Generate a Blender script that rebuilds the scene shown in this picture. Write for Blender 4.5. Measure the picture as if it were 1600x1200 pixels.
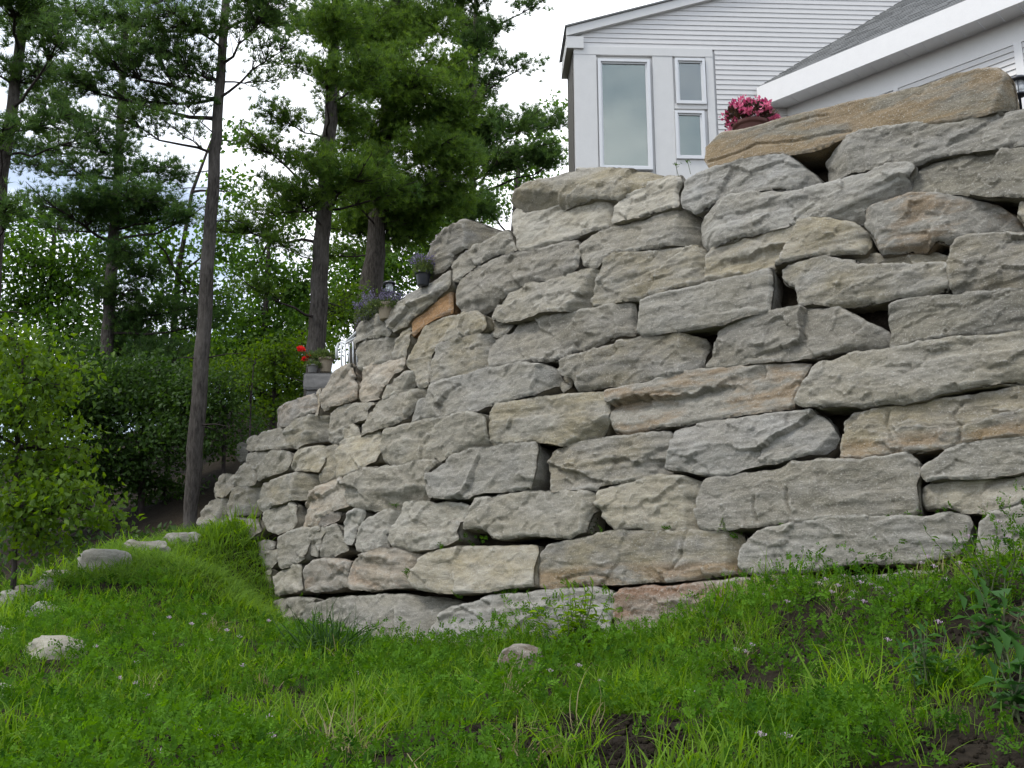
import bpy, math, random
import numpy as np
from mathutils import Vector, Matrix
from mathutils.geometry import delaunay_2d_cdt

random.seed(7)
RNG = np.random.default_rng(7)
scene = bpy.context.scene
for o in list(bpy.data.objects):
    bpy.data.objects.remove(o)
COL = scene.collection

# ------------------------------------------------------------------ camera
CAM = np.array([0.0, 0.0, 1.6]); PITCH = math.radians(13.0); F = 1600.0
cd = bpy.data.cameras.new('camera'); cam = bpy.data.objects.new('camera', cd); COL.objects.link(cam)
cam.location = CAM; cam.rotation_euler = (math.radians(90) + PITCH, 0, 0)
cd.sensor_width = 36; cd.lens = 36; cd.clip_start = 0.05; cd.clip_end = 3000
scene.camera = cam

# ------------------------------------------------------------------ sky, sun, exposure
SUN_AZ, SUN_EL = math.radians(244), math.radians(56)      # compass bearing from +Y, clockwise: behind the camera, to the left
world = bpy.data.worlds.new('World'); scene.world = world; world.use_nodes = True
nt = world.node_tree; nt.nodes.clear()
wo = nt.nodes.new('ShaderNodeOutputWorld'); bg = nt.nodes.new('ShaderNodeBackground')
sky = nt.nodes.new('ShaderNodeTexSky'); sky.sky_type = 'NISHITA'; sky.sun_disc = False
sky.sun_elevation = SUN_EL; sky.sun_rotation = SUN_AZ; sky.air_density = 1.0; sky.dust_density = 1.5
tc = nt.nodes.new('ShaderNodeTexCoord'); mp = nt.nodes.new('ShaderNodeMapping'); mp.inputs['Scale'].default_value = (1, 1, 2.2); mp.inputs['Location'].default_value = (3.3, 1.7, .4)
nz = nt.nodes.new('ShaderNodeTexNoise'); nz.inputs['Scale'].default_value = 2.1; nz.inputs['Detail'].default_value = 7; nz.inputs['Roughness'].default_value = .55
cr = nt.nodes.new('ShaderNodeValToRGB'); cr.color_ramp.elements[0].position = .47; cr.color_ramp.elements[1].position = .60
cr.color_ramp.elements[0].color = (.20, .20, .20, 1)
mx = nt.nodes.new('ShaderNodeMix'); mx.data_type = 'RGBA'
nt.links.new(tc.outputs['Generated'], mp.inputs[0]); nt.links.new(mp.outputs[0], nz.inputs['Vector'])
nt.links.new(nz.outputs[0], cr.inputs[0]); nt.links.new(cr.outputs[0], mx.inputs['Factor'])
nt.links.new(sky.outputs[0], mx.inputs[6]); mx.inputs[7].default_value = (9.8, 10.1, 10.5, 1)
nt.links.new(mx.outputs[2], bg.inputs[0]); bg.inputs[1].default_value = .148
nt.links.new(bg.outputs[0], wo.inputs[0])
sd = bpy.data.lights.new('sun', 'SUN'); sd.energy = 1.5; sd.angle = math.radians(14); sd.color = (1, .965, .9)
sun = bpy.data.objects.new('sun', sd); COL.objects.link(sun); sun.location = (0, 0, 60)
sv = Vector((math.sin(SUN_AZ) * math.cos(SUN_EL), math.cos(SUN_AZ) * math.cos(SUN_EL), math.sin(SUN_EL)))
sun.rotation_euler = sv.to_track_quat('Z', 'Y').to_euler()
scene.view_settings.view_transform = 'Standard'; scene.view_settings.look = 'None'
scene.view_settings.exposure = 0.46; scene.view_settings.gamma = 1; scene.view_settings.use_curve_mapping = False
scene.cycles.max_bounces = 6; scene.cycles.transparent_max_bounces = 12
scene.cycles.diffuse_bounces = 3; scene.cycles.glossy_bounces = 2; scene.cycles.transmission_bounces = 4

# ------------------------------------------------------------------ helpers
def ray(u, v):
    x = (np.asarray(u, float) - 800) / F; y = (600 - np.asarray(v, float)) / F
    c, s = math.cos(PITCH), math.sin(PITCH)
    d = np.stack([x, c - s * y, s + c * y], -1)
    return d
def P(u, v, Y):
    d = ray(u, v); t = Y / d[..., 1]
    return CAM + d * np.asarray(t)[..., None]
def ray_plane(u, v, o, n):
    d = ray(u, v); t = ((np.asarray(o) - CAM) @ n) / (d @ n)
    return CAM + d * np.asarray(t)[..., None]

_perm = np.random.default_rng(3).permutation(512).astype(np.int64)
def vnoise(p):
    p = np.asarray(p, float); i = np.floor(p).astype(np.int64); f = p - i; f = f * f * f * (f * (f * 6 - 15) + 10)
    def h(a, b, c): return (_perm[(_perm[(_perm[a & 511] + b) & 511] + c) & 511] / 255.5) - 1
    x, y, z = i[:, 0], i[:, 1], i[:, 2]; fx, fy, fz = f[:, 0], f[:, 1], f[:, 2]
    r = 0
    for dx in (0, 1):
        for dy in (0, 1):
            for dz in (0, 1):
                r = r + h(x + dx, y + dy, z + dz) * (fx if dx else 1 - fx) * (fy if dy else 1 - fy) * (fz if dz else 1 - fz)
    return r
def fbm(p, oct=4, rough=.5):
    r = 0; a = 1.; p = np.array(p, float)
    for k in range(oct):
        r = r + a * vnoise(p + 17.3 * k); p = p * 2.03; a *= rough
    return r
def smooth(x, a, b):
    t = np.clip((np.asarray(x, float) - a) / (b - a), 0, 1); return t * t * (3 - 2 * t)

def setp(o, label=None, cat=None, group=None, kind=None):
    if label: o['label'] = label
    if cat: o['category'] = cat
    if group: o['group'] = group
    if kind: o['kind'] = kind
    return o
def empty(name, loc, label=None, cat=None, group=None):
    o = bpy.data.objects.new(name, None); COL.objects.link(o); o.location = [float(c) for c in loc]; o.empty_display_size = .2
    return setp(o, label, cat, group)
def link(name, me, mat=None, parent=None, matrix=None):
    o = bpy.data.objects.new(name, me); COL.objects.link(o)
    if mat is not None and len(me.materials) == 0: me.materials.append(mat)
    if parent is not None:
        o.parent = parent
        o.matrix_parent_inverse = parent_inv(parent)
    if matrix is not None: o.matrix_basis = matrix
    return o
def world_of(o):
    return o.matrix_basis.copy() if o.parent is None else world_of(o.parent) @ o.matrix_parent_inverse @ o.matrix_basis
def parent_inv(p): return world_of(p).inverted()
def mesh_np(name, V, Fa, smooth_=True, tint=None):
    me = bpy.data.meshes.new(name); V = np.asarray(V, np.float32); Fa = np.asarray(Fa, np.int32)
    m = Fa.shape[1]; n = len(Fa)
    me.vertices.add(len(V)); me.vertices.foreach_set('co', V.ravel())
    me.loops.add(n * m); me.loops.foreach_set('vertex_index', Fa.ravel())
    me.polygons.add(n); me.polygons.foreach_set('loop_start', np.arange(0, n * m, m, dtype=np.int32))
    me.polygons.foreach_set('loop_total', np.full(n, m, np.int32))
    if smooth_: me.polygons.foreach_set('use_smooth', np.ones(n, bool))
    me.update(calc_edges=True)
    if tint is not None:
        a = me.attributes.new('tint', 'FLOAT', 'POINT'); a.data.foreach_set('value', np.asarray(tint, np.float32))
    return me
class MB:
    """collects polygons, builds one mesh"""
    def __init__(s): s.v = []; s.f = []
    def poly(s, pts):
        b = len(s.v); s.v += [tuple(map(float, p)) for p in pts]; s.f.append(tuple(range(b, b + len(pts))))
    def hexa(s, p):          # 8 points: bottom 4 ccw, top 4 ccw
        b = len(s.v); s.v += [tuple(map(float, q)) for q in p]
        for f in ((3, 2, 1, 0), (4, 5, 6, 7), (0, 1, 5, 4), (1, 2, 6, 5), (2, 3, 7, 6), (3, 0, 4, 7)): s.f.append(tuple(b + i for i in f))
    def box(s, o, A, N, a0, a1, n0, n1, z0, z1):   # box in the frame: origin o, axis A along, N outward, z up
        q = []
        for z in (z0, z1):
            for a, n in ((a0, n0), (a1, n0), (a1, n1), (a0, n1)):
                p = o + A * a + N * n; q.append((p[0], p[1], z))
        s.hexa(q)
    def tube(s, pts, rad, n=8, cap=True, wob=0):
        pts = [np.asarray(p, float) for p in pts]; b = len(s.v); K = len(pts)
        for i, p in enumerate(pts):
            d = pts[min(i + 1, K - 1)] - pts[max(i - 1, 0)]; d = d / (np.linalg.norm(d) + 1e-9)
            r = np.array([1., 0, 0]) if abs(d[0]) < .9 else np.array([0, 1., 0])
            a = np.cross(d, r); a /= np.linalg.norm(a); c = np.cross(d, a)
            for k in range(n):
                t = 2 * math.pi * k / n; rr = rad[i] * (1 + wob * random.uniform(-1, 1))
                s.v.append(tuple(p + rr * (math.cos(t) * a + math.sin(t) * c)))
        for i in range(K - 1):
            for k in range(n):
                k2 = (k + 1) % n; s.f.append((b + i * n + k, b + i * n + k2, b + (i + 1) * n + k2, b + (i + 1) * n + k))
        if cap:
            s.f.append(tuple(b + k for k in range(n))[::-1]); s.f.append(tuple(b + (K - 1) * n + k for k in range(n)))
    def lathe(s, c, prof, n=20):
        b = len(s.v)
        for r, z in prof:
            for k in range(n):
                t = 2 * math.pi * k / n; s.v.append((c[0] + r * math.cos(t), c[1] + r * math.sin(t), c[2] + z))
        for i in range(len(prof) - 1):
            for k in range(n):
                k2 = (k + 1) % n; s.f.append((b + i * n + k, b + i * n + k2, b + (i + 1) * n + k2, b + (i + 1) * n + k))
        s.f.append(tuple(b + k for k in range(n))[::-1]); s.f.append(tuple(b + (len(prof) - 1) * n + k for k in range(n)))
    def build(s, name, mat, parent=None, smooth_=False):
        me = bpy.data.meshes.new(name); me.from_pydata(s.v, [], s.f); me.update()
        if smooth_: me.polygons.foreach_set('use_smooth', [True] * len(me.polygons))
        return link(name, me, mat, parent)

# ------------------------------------------------------------------ materials
def new_mat(name):
    m = bpy.data.materials.new(name); m.use_nodes = True; t = m.node_tree
    return m, t, t.nodes['Principled BSDF'], t.nodes['Material Output']
def N(t, kind, **kw):
    n = t.nodes.new(kind)
    for k, v in kw.items():
        if k in n.inputs: n.inputs[k].default_value = v
        else: setattr(n, k, v)
    return n
def ramp(t, src, stops):
    r = t.nodes.new('ShaderNodeValToRGB'); e = r.color_ramp.elements
    while len(e) < len(stops): e.new(.5)
    for i, (p, c) in enumerate(stops):
        e[i].position = p; e[i].color = (c if len(c) == 4 else (*c, 1)) if hasattr(c, '__len__') else (c, c, c, 1)
    t.links.new(src, r.inputs[0]); return r.outputs[0]
def mix(t, fac, a, b, mode='MIX'):
    m = t.nodes.new('ShaderNodeMix'); m.data_type = 'RGBA'; m.blend_type = mode
    for s, x in ((0, fac), (6, a), (7, b)):
        if hasattr(x, 'is_linked') or isinstance(x, bpy.types.NodeSocket): t.links.new(x, m.inputs[s])
        else: m.inputs[s].default_value = (x if s == 0 else (*x, 1)[:4])
    return m.outputs[2]
def plain(name, col, rough=.6, bump=0, bscale=40, var=0, metallic=0, spec=.5):
    m, t, b, o = new_mat(name); b.inputs['Roughness'].default_value = rough; b.inputs['Metallic'].default_value = metallic
    b.inputs['Specular IOR Level'].default_value = spec
    tcn = N(t, 'ShaderNodeTexCoord')
    nz = N(t, 'ShaderNodeTexNoise', Scale=bscale, Detail=6.); t.links.new(tcn.outputs['Object'], nz.inputs['Vector'])
    n2 = N(t, 'ShaderNodeTexNoise', Scale=bscale * .13, Detail=4.); t.links.new(tcn.outputs['Object'], n2.inputs['Vector'])
    v = max(var, .04)
    c1 = ramp(t, n2.outputs[0], [(.3, [c * (1 - v) for c in col]), (.7, [min(1, c * (1 + v)) for c in col])])
    c2 = ramp(t, nz.outputs[0], [(.3, [c * (1 - v) for c in col]), (.7, [min(1, c * (1 + v)) for c in col])])
    t.links.new(mix(t, .5, c1, c2), b.inputs['Base Color'])
    if bump:
        bp = N(t, 'ShaderNodeBump', Strength=bump, Distance=.01); t.links.new(nz.outputs[0], bp.inputs['Height']); t.links.new(bp.outputs[0], b.inputs['Normal'])
    return m
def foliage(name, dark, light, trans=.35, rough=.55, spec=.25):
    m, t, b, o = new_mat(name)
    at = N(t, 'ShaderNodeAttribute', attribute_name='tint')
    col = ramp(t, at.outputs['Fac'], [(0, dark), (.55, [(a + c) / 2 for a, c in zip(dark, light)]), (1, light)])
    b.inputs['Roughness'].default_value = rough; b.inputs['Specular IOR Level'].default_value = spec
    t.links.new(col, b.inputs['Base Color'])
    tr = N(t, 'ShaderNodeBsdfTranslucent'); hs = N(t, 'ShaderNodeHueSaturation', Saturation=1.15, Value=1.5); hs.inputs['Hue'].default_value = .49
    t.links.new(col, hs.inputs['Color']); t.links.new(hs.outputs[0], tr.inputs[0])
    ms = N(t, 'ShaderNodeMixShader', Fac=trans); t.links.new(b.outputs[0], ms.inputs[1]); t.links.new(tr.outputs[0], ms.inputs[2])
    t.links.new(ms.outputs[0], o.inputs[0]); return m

def stone_mat(name, base, alt, rust=None, rust_lo=.5, band=None, recess_dark=.35):
    m, t, b, o = new_mat(name); L = t.links.new
    tcn = N(t, 'ShaderNodeTexCoord'); oi = N(t, 'ShaderNodeObjectInfo')
    off = N(t, 'ShaderNodeVectorMath', operation='SCALE'); off.inputs[0].default_value = (37, 19, 53); L(oi.outputs['Random'], off.inputs['Scale'])
    ad = N(t, 'ShaderNodeVectorMath', operation='ADD'); L(tcn.outputs['Object'], ad.inputs[0]); L(off.outputs[0], ad.inputs[1])
    vec = ad.outputs[0]
    def noise(sc, det=5., rough=.6, stretch=None, dist=0.):
        n = N(t, 'ShaderNodeTexNoise', Scale=sc, Detail=det, Roughness=rough, Distortion=dist)
        if stretch:
            mpn = N(t, 'ShaderNodeMapping'); mpn.inputs['Scale'].default_value = stretch; L(vec, mpn.inputs[0]); L(mpn.outputs[0], n.inputs['Vector'])
        else: L(vec, n.inputs['Vector'])
        return n.outputs[0]
    big = noise(2.2, 5., .6, (.7, 1, 1.6)); mid = noise(9, 7., .68, (.6, 1, 1.5)); fine = noise(60, 6., .8); strat = noise(5, 5., .6, (.6, 1, 2.6), .8)
    c = mix(t, ramp(t, big, [(.36, 0), (.62, 1)]), base, alt)
    # per-stone tone
    tone = ramp(t, oi.outputs['Random'], [(0, (.76, .77, .80)), (.3, (1., .98, .93)), (.6, (.90, .92, .96)), (.8, (1.1, 1.07, .98)), (1, (1.2, 1.19, 1.18))])
    c = mix(t, 1., c, tone, 'MULTIPLY')
    c = mix(t, .75, c, ramp(t, mid, [(.28, .52), (.5, 1.), (.72, 1.36)]), 'MULTIPLY')
    c = mix(t, .28, c, ramp(t, strat, [(.3, .72), (.5, 1.), (.7, 1.18)]), 'MULTIPLY')
    if rust is not None:
        rn = noise(2.6, 6., .62, (.45, 1, 1.5), .4)
        fac = ramp(t, rn, [(rust_lo, 0), (rust_lo + .12, 1)])
        if band:
            sx = N(t, 'ShaderNodeSeparateXYZ'); L(tcn.outputs['Object'], sx.inputs[0])
            wv = N(t, 'ShaderNodeMath', operation='MULTIPLY_ADD'); L(rn, wv.inputs[0]); wv.inputs[1].default_value = .3; L(sx.outputs['Z'], wv.inputs[2])
            mr = N(t, 'ShaderNodeMapRange'); L(wv.outputs[0], mr.inputs[0]); mr.inputs[1].default_value = band[0] + .15; mr.inputs[2].default_value = band[1] + .15
            fac = mix(t, 1., fac, mr.outputs[0], 'MULTIPLY')
        rc = mix(t, ramp(t, mid, [(.35, 0), (.65, 1)]), [x * .72 for x in rust], rust)
        sc_ = N(t, 'ShaderNodeMath', operation='MULTIPLY'); L(fac, sc_.inputs[0]); sc_.inputs[1].default_value = .6
        c = mix(t, sc_.outputs[0], c, rc)
    # pale specks and dark pits
    c = mix(t, ramp(t, fine, [(.56, 0), (.66, .9)]), c, (.56, .545, .50))
    c = mix(t, ramp(t, fine, [(.30, .85), (.43, 0)]), c, (.08, .073, .058))
    lich = noise(26, 3., .8); c = mix(t, ramp(t, lich, [(.64, 0), (.70, .5)]), c, (.44, .44, .41))
    # edge highlights painted in as a paler colour; recesses are darker
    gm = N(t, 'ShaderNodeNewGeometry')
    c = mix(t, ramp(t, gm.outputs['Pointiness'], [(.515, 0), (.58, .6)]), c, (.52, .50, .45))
    c = mix(t, ramp(t, gm.outputs['Pointiness'], [(.42, recess_dark), (.485, 0)]), c, (.075, .068, .05))
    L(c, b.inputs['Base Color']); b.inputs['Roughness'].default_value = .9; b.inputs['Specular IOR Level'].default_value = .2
    h = N(t, 'ShaderNodeMath', operation='MULTIPLY_ADD'); L(mid, h.inputs[0]); h.inputs[1].default_value = 1.1; L(fine, h.inputs[2])
    h2 = N(t, 'ShaderNodeMath', operation='MULTIPLY_ADD'); L(strat, h2.inputs[0]); h2.inputs[1].default_value = .8; L(h.outputs[0], h2.inputs[2])
    bp = N(t, 'ShaderNodeBump', Strength=1., Distance=.018); L(h2.outputs[0], bp.inputs['Height']); L(bp.outputs[0], b.inputs['Normal'])
    return m
GREY, OLIVE = (.315, .297, .255), (.290, .255, .178)
RUST, SAND = (.33, .215, .105), (.33, .245, .155)
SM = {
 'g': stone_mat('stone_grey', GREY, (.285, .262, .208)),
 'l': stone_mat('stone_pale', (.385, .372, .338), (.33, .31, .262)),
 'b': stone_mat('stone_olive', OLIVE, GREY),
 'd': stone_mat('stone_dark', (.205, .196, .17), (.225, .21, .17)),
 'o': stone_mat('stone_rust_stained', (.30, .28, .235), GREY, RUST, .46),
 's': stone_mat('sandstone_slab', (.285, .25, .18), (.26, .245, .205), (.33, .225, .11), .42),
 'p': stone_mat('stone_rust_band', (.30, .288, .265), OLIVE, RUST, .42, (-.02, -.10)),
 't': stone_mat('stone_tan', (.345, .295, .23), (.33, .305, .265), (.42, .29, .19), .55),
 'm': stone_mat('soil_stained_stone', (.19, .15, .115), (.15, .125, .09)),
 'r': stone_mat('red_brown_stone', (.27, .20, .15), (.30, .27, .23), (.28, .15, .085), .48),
 'O': stone_mat('stone_orange', (.42, .235, .10), (.36, .21, .10), recess_dark=.1),
}

# ------------------------------------------------------------------ wall surface
FOOT = np.array([(8.5, 4.2), (6.2, 6.2), (4.0, 8.03), (2.35, 9.4), (1.2, 10.36), (0, 11.4), (-1.4, 12.75), (-2.75, 14.3), (-3.75, 15.45), (-5.1, 17.0), (-6.4, 18.6)])
def chaikin(p, n=3):
    for _ in range(n):
        q = [p[0]]
        for a, b in zip(p[:-1], p[1:]): q += [a * .75 + b * .25, a * .25 + b * .75]
        q.append(p[-1]); p = np.array(q)
    return p
CUR = chaikin(FOOT); SEG = np.diff(CUR, axis=0); SL = np.linalg.norm(SEG, axis=1); CS = np.concatenate([[0], np.cumsum(SL)])
BAT, ZB = .13, 1.6
def wall_sd(x, y):
    """signed distance (positive on the camera's side) and arc position"""
    p = np.stack([np.asarray(x, float).ravel(), np.asarray(y, float).ravel()], -1)
    best = np.full(len(p), 1e9); sg = np.zeros(len(p)); sp = np.zeros(len(p))
    for i in range(len(SEG)):
        d = SEG[i] / SL[i]; r = p - CUR[i]; t = r @ d
        lo = -1e9 if i == 0 else 0; hi = 1e9 if i == len(SEG) - 1 else SL[i]
        tc_ = np.clip(t, lo, hi); q = r - tc_[:, None] * d; dist = np.hypot(q[:, 0], q[:, 1])
        side = d[0] * r[:, 1] - d[1] * r[:, 0]       # left of the leftward-running curve is behind... sign fixed below
        m = dist < best; best[m] = dist[m]; sg[m] = np.sign(side[m]); sp[m] = CS[i] + tc_[m]
    return best * sg, sp
_s0, _ = wall_sd(0., 0.)
SGN = 1.0 if _s0[0] > 0 else -1.0
def wsd(x, y):
    a, b = wall_sd(x, y); return a * SGN, b
def wall_hit(u, v, off=0.):
    d = ray(u, v); d = d / d[..., 1:2]
    lo = np.full(len(d), 3.); hi = np.full(len(d), 30.)
    def Fn(t):
        p = CAM + d * t[:, None]; s, _ = wsd(p[:, 0], p[:, 1]); return s + BAT * (p[:, 2] - ZB) - off
    ts = np.linspace(3, 26, 47); prev = Fn(np.full(len(d), 3.)); done = np.zeros(len(d), bool)
    for a, b in zip(ts[:-1], ts[1:]):
        cur = Fn(np.full(len(d), b)); m = (~done) & (cur <= 0); lo[m] = a; hi[m] = b; done |= m
    for _ in range(24):
        mid = (lo + hi) / 2; c = Fn(mid); m = c > 0; lo = np.where(m, mid, lo); hi = np.where(m, hi, mid)
    return CAM + d * ((lo + hi) / 2)[:, None]
def tangent_at(p):
    _, s = wsd(p[0], p[1]); i = int(np.clip(np.searchsorted(CS, s[0]) - 1, 0, len(SEG) - 1))
    d = -SEG[i] / SL[i]                               # towards the right of the picture
    return np.array([d[0], d[1], 0.])

# ------------------------------------------------------------------ one rough-hewn stone
def poly_dist(p, poly):
    a = poly; b = np.roll(poly, -1, 0); best = np.full(len(p), 1e9); ins = np.zeros(len(p), bool)
    for i in range(len(a)):
        e = b[i] - a[i]; w = p - a[i]; t = np.clip((w @ e) / (e @ e + 1e-12), 0, 1); q = w - t[:, None] * e
        best = np.minimum(best, np.hypot(q[:, 0], q[:, 1]))
        c = ((a[i][1] > p[:, 1]) != (b[i][1] > p[:, 1])) & (p[:, 0] < (b[i][0] - a[i][0]) * (p[:, 1] - a[i][1]) / (b[i][1] - a[i][1] + 1e-12) + a[i][0])
        ins ^= c
    return best, ins
def resample(poly, step, jit, seed):
    out = []
    for a, b in zip(poly, np.roll(poly, -1, 0)):
        L = np.linalg.norm(b - a); n = max(1, int(round(L / step)))
        for k in range(n): out.append(a + (b - a) * k / n)
    out = np.array(out)
    # corner rounding + ragged edge
    out = out * .76 + .12 * (np.roll(out, 1, 0) + np.roll(out, -1, 0))
    e = np.roll(out, -1, 0) - np.roll(out, 1, 0); nn = np.stack([e[:, 1], -e[:, 0]], -1); nn /= np.linalg.norm(nn, axis=1)[:, None] + 1e-9
    ar = np.sum(out[:, 0] * np.roll(out[:, 1], -1) - out[:, 1] * np.roll(out[:, 0], -1)); out = out + nn * (.010 if ar > 0 else -.010)
    c = out - out.mean(0); q = np.concatenate([out * 6, np.full((len(out), 1), seed * 1.7)], 1)
    q2 = np.concatenate([out * 19, np.full((len(out), 1), seed * 2.3)], 1)
    nx = vnoise(q) * jit + vnoise(q2) * jit * .6; ny = vnoise(q + 31) * jit + vnoise(q2 + 31) * jit * .6
    return out + np.stack([nx, ny], -1)
def stone_mesh(name, poly, g, facets, seed, depth=.6, rough=1., tilt=(0, 0), smoothface=False, cracks=()):
    """poly in the stone's own (a, b) plane; returns a mesh: x along, y inward, z up"""
    rs = np.random.default_rng(seed)
    ext = poly.max(0) - poly.min(0); size = min(ext)
    bd = resample(poly, g * 1.25, .013 * rough, seed)
    lo, hi = bd.min(0), bd.max(0)
    xs = np.arange(lo[0], hi[0], g); ys = np.arange(lo[1], hi[1], g * .87)
    gx, gy = np.meshgrid(xs, ys); gx = gx + (np.arange(len(ys)) % 2)[:, None] * g * .5
    q = np.stack([gx.ravel(), gy.ravel()], -1); q = q + rs.uniform(-.18, .18, q.shape) * g
    d, ins = poly_dist(q, bd); q = q[ins & (d > g * .55)]
    nb = len(bd); allp = np.concatenate([bd, q])
    vs, es, fs, *_ = delaunay_2d_cdt([Vector(p) for p in allp.tolist()], [(i, (i + 1) % nb) for i in range(nb)], [], 1, 1e-6)
    vv = np.array([tuple(p) for p in vs])
    if len(vv) != len(allp):      # self touching outline: recover the ring by nearest points
        pass
    d, ins = poly_dist(vv, bd)
    isb = np.zeros(len(vv), bool)
    ring = []
    for p in bd:
        k = int(np.argmin(((vv - p) ** 2).sum(1))); ring.append(k); isb[k] = True
    d = np.where(isb, 0, d)
    a, b = vv[:, 0], vv[:, 1]; z0 = np.zeros(len(vv)) + seed * 3.1
    # big facets: the lowest of a few tilted planes, as in split rock
    base = np.zeros(len(vv)); nf = 0 if smoothface else int(rs.integers(2, 5))
    cx, cy = (lo + hi) / 2; hx, hy = np.maximum((hi - lo) / 2, .05)
    wn = .018 * fbm(np.stack([a * 5, b * 5, z0], -1), 3)
    for k in range(nf):
        an = rs.uniform(0, 2 * math.pi); ca, sa = math.cos(an), math.sin(an) * 1.0
        reach = abs(ca) * hx + abs(sa) * hy
        k_ = rs.uniform(.10, .42); start = rs.uniform(.62, .97) * reach
        base = np.minimum(base, -(k_ * rough) * np.maximum(0, (a - cx) * ca + (b - cy) * sa - start + wn))
    for (p1, p2, p3, kk) in facets:
        e = p2 - p1; n = np.array([-e[1], e[0]]); n /= np.linalg.norm(n) + 1e-9
        if (p3 - p1) @ n < 0: n = -n
        base = base - kk * np.maximum(0, (vv - p1) @ n + wn * .5)
    base = base + tilt[0] * (a - cx) + tilt[1] * (b - cy)
    # bedding layers: thin shelves that stand in and out
    wp = b + .022 * fbm(np.stack([a * 1.6, b * 2, z0], -1), 3) + a * rs.uniform(-.08, .08)
    th = rs.uniform(.055, .13); li = wp / th; k0 = np.floor(li); fr = li - k0
    def layer(k): 
        return vnoise(np.stack([k * 7.77 + seed, a * 1.3 + k * 3.3, np.zeros_like(a) + seed], -1))
    lay = layer(k0) * (1 - smooth(fr, .82, 1.)) + layer(k0 + 1) * smooth(fr, .82, 1.)
    strength = (.006 + .013 * rs.random()) * rough
    n1 = fbm(np.stack([a * 2.6, b * 4.2, z0], -1), 5, .52); n2 = fbm(np.stack([a * 9, b * 13, z0 + 9], -1), 4, .6)
    rid = 1 - np.abs(fbm(np.stack([a * 3.2, b * 5.5, z0 + 40], -1), 4, .55))
    def chips(cell, tl, st, sx):
        n_ = max(3, int((hi[0] - lo[0]) * (hi[1] - lo[1]) / (cell * cell * sx)))
        sd_ = np.stack([rs.uniform(lo[0], hi[0], n_), rs.uniform(lo[1], hi[1], n_)], -1); tp_ = rs.normal(size=(n_, 2)) * tl; of = rs.normal(size=n_) * st
        wx = a + cell * .17 * fbm(np.stack([a * 1.2 / cell, b * 1.2 / cell, z0 + cell * 50], -1), 3); wy = b + cell * .17 * fbm(np.stack([a * 1.2 / cell, b * 1.2 / cell, z0 + 77 + cell * 50], -1), 3)
        dd = ((wx[:, None] - sd_[:, 0]) / sx) ** 2 + (wy[:, None] - sd_[:, 1]) ** 2; i_ = np.argmin(dd, 1)
        return (a - sd_[i_, 0]) * tp_[i_, 0] / sx + (b - sd_[i_, 1]) * tp_[i_, 1] + of[i_]
    chip = chips(.42, .085, .009, 2.2) + chips(.13, .10, .005, 1.6)
    h = chip * (.25 if smoothface else rough) + base + lay * strength + (n1 * .0055 + n2 * .0085) * rough + (rid - .6) * .006 * rough
    if smoothface: h = base + chip * .22 + n1 * .006 + n2 * .003
    for pl in cracks:
        dc, _i = poly_dist(vv + .008 * np.stack([vnoise(np.stack([a * 14, b * 14, z0], -1)), vnoise(np.stack([a * 14, b * 14, z0 + 9], -1))], -1), np.concatenate([pl, pl[::-1][1:]])); h = h - .030 * np.exp(-(dc / .011) ** 2)
    r = min(.038, size * .12) * (.7 + .8 * vnoise(np.stack([a * 3, b * 3, z0 + 5], -1)))
    r = np.maximum(r, .010); tt = np.clip(1 - d / r, 0, 1)
    h = h - r * 1.15 * (1 - np.sqrt(np.maximum(0, 1 - tt * tt)))
    nv = len(vv)
    V = [np.stack([a, -h, b], -1)]; Fc = [f for f in fs if len(f) == 3]
    # faces oriented towards -y
    F3 = np.array(Fc, int); A = V[0]
    nrm = np.cross(A[F3[:, 1]] - A[F3[:, 0]], A[F3[:, 2]] - A[F3[:, 0]])[:, 1]; F3[nrm > 0] = F3[nrm > 0][:, ::-1]
    ring = np.array(ring); bp = vv[ring]; hb = h[ring]; cen = bp.mean(0)
    prev = ring; sides = []; cnt = nv
    area = np.sum(bp[:, 0] * np.roll(bp[:, 1], -1) - bp[:, 1] * np.roll(bp[:, 0], -1))
    for j, (dp, sh) in enumerate(((.03, .0), (.10, .015), (.22, .03), (.38, .05), (depth, .12))):
        w = bp + (cen - bp) / (np.linalg.norm(cen - bp, axis=1)[:, None] + 1e-6) * np.minimum(sh, np.linalg.norm(cen - bp, axis=1)[:, None] * .6)
        jn = .016 * rough * vnoise(np.stack([w[:, 0] * 7, w[:, 1] * 7, np.full(nb, j * 1.9 + seed)], -1))
        V.append(np.stack([w[:, 0] + jn, np.maximum(-hb, 0) * (1 if dp < .3 else 0) + dp + jn, w[:, 1] + jn], -1))
        new = np.arange(cnt, cnt + nb); cnt += nb
        nx_, pv = np.roll(new, -1), np.roll(prev, -1)
        quads = np.stack([prev, pv, nx_, new], -1)
        if area < 0: quads = quads[:, ::-1]
        sides += [quads[:, [0, 1, 2]], quads[:, [0, 2, 3]]]; prev = new
    V.append(np.array([[cen[0], depth, cen[1]]])); cap = np.stack([prev, np.roll(prev, -1), np.full(nb, cnt)], -1)
    if area < 0: cap = cap[:, ::-1]
    FF = np.concatenate([F3] + sides + [cap])
    good = (FF[:, 0] != FF[:, 1]) & (FF[:, 1] != FF[:, 2]) & (FF[:, 0] != FF[:, 2])
    return mesh_np(name, np.concatenate(V), FF[good], False)

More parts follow.
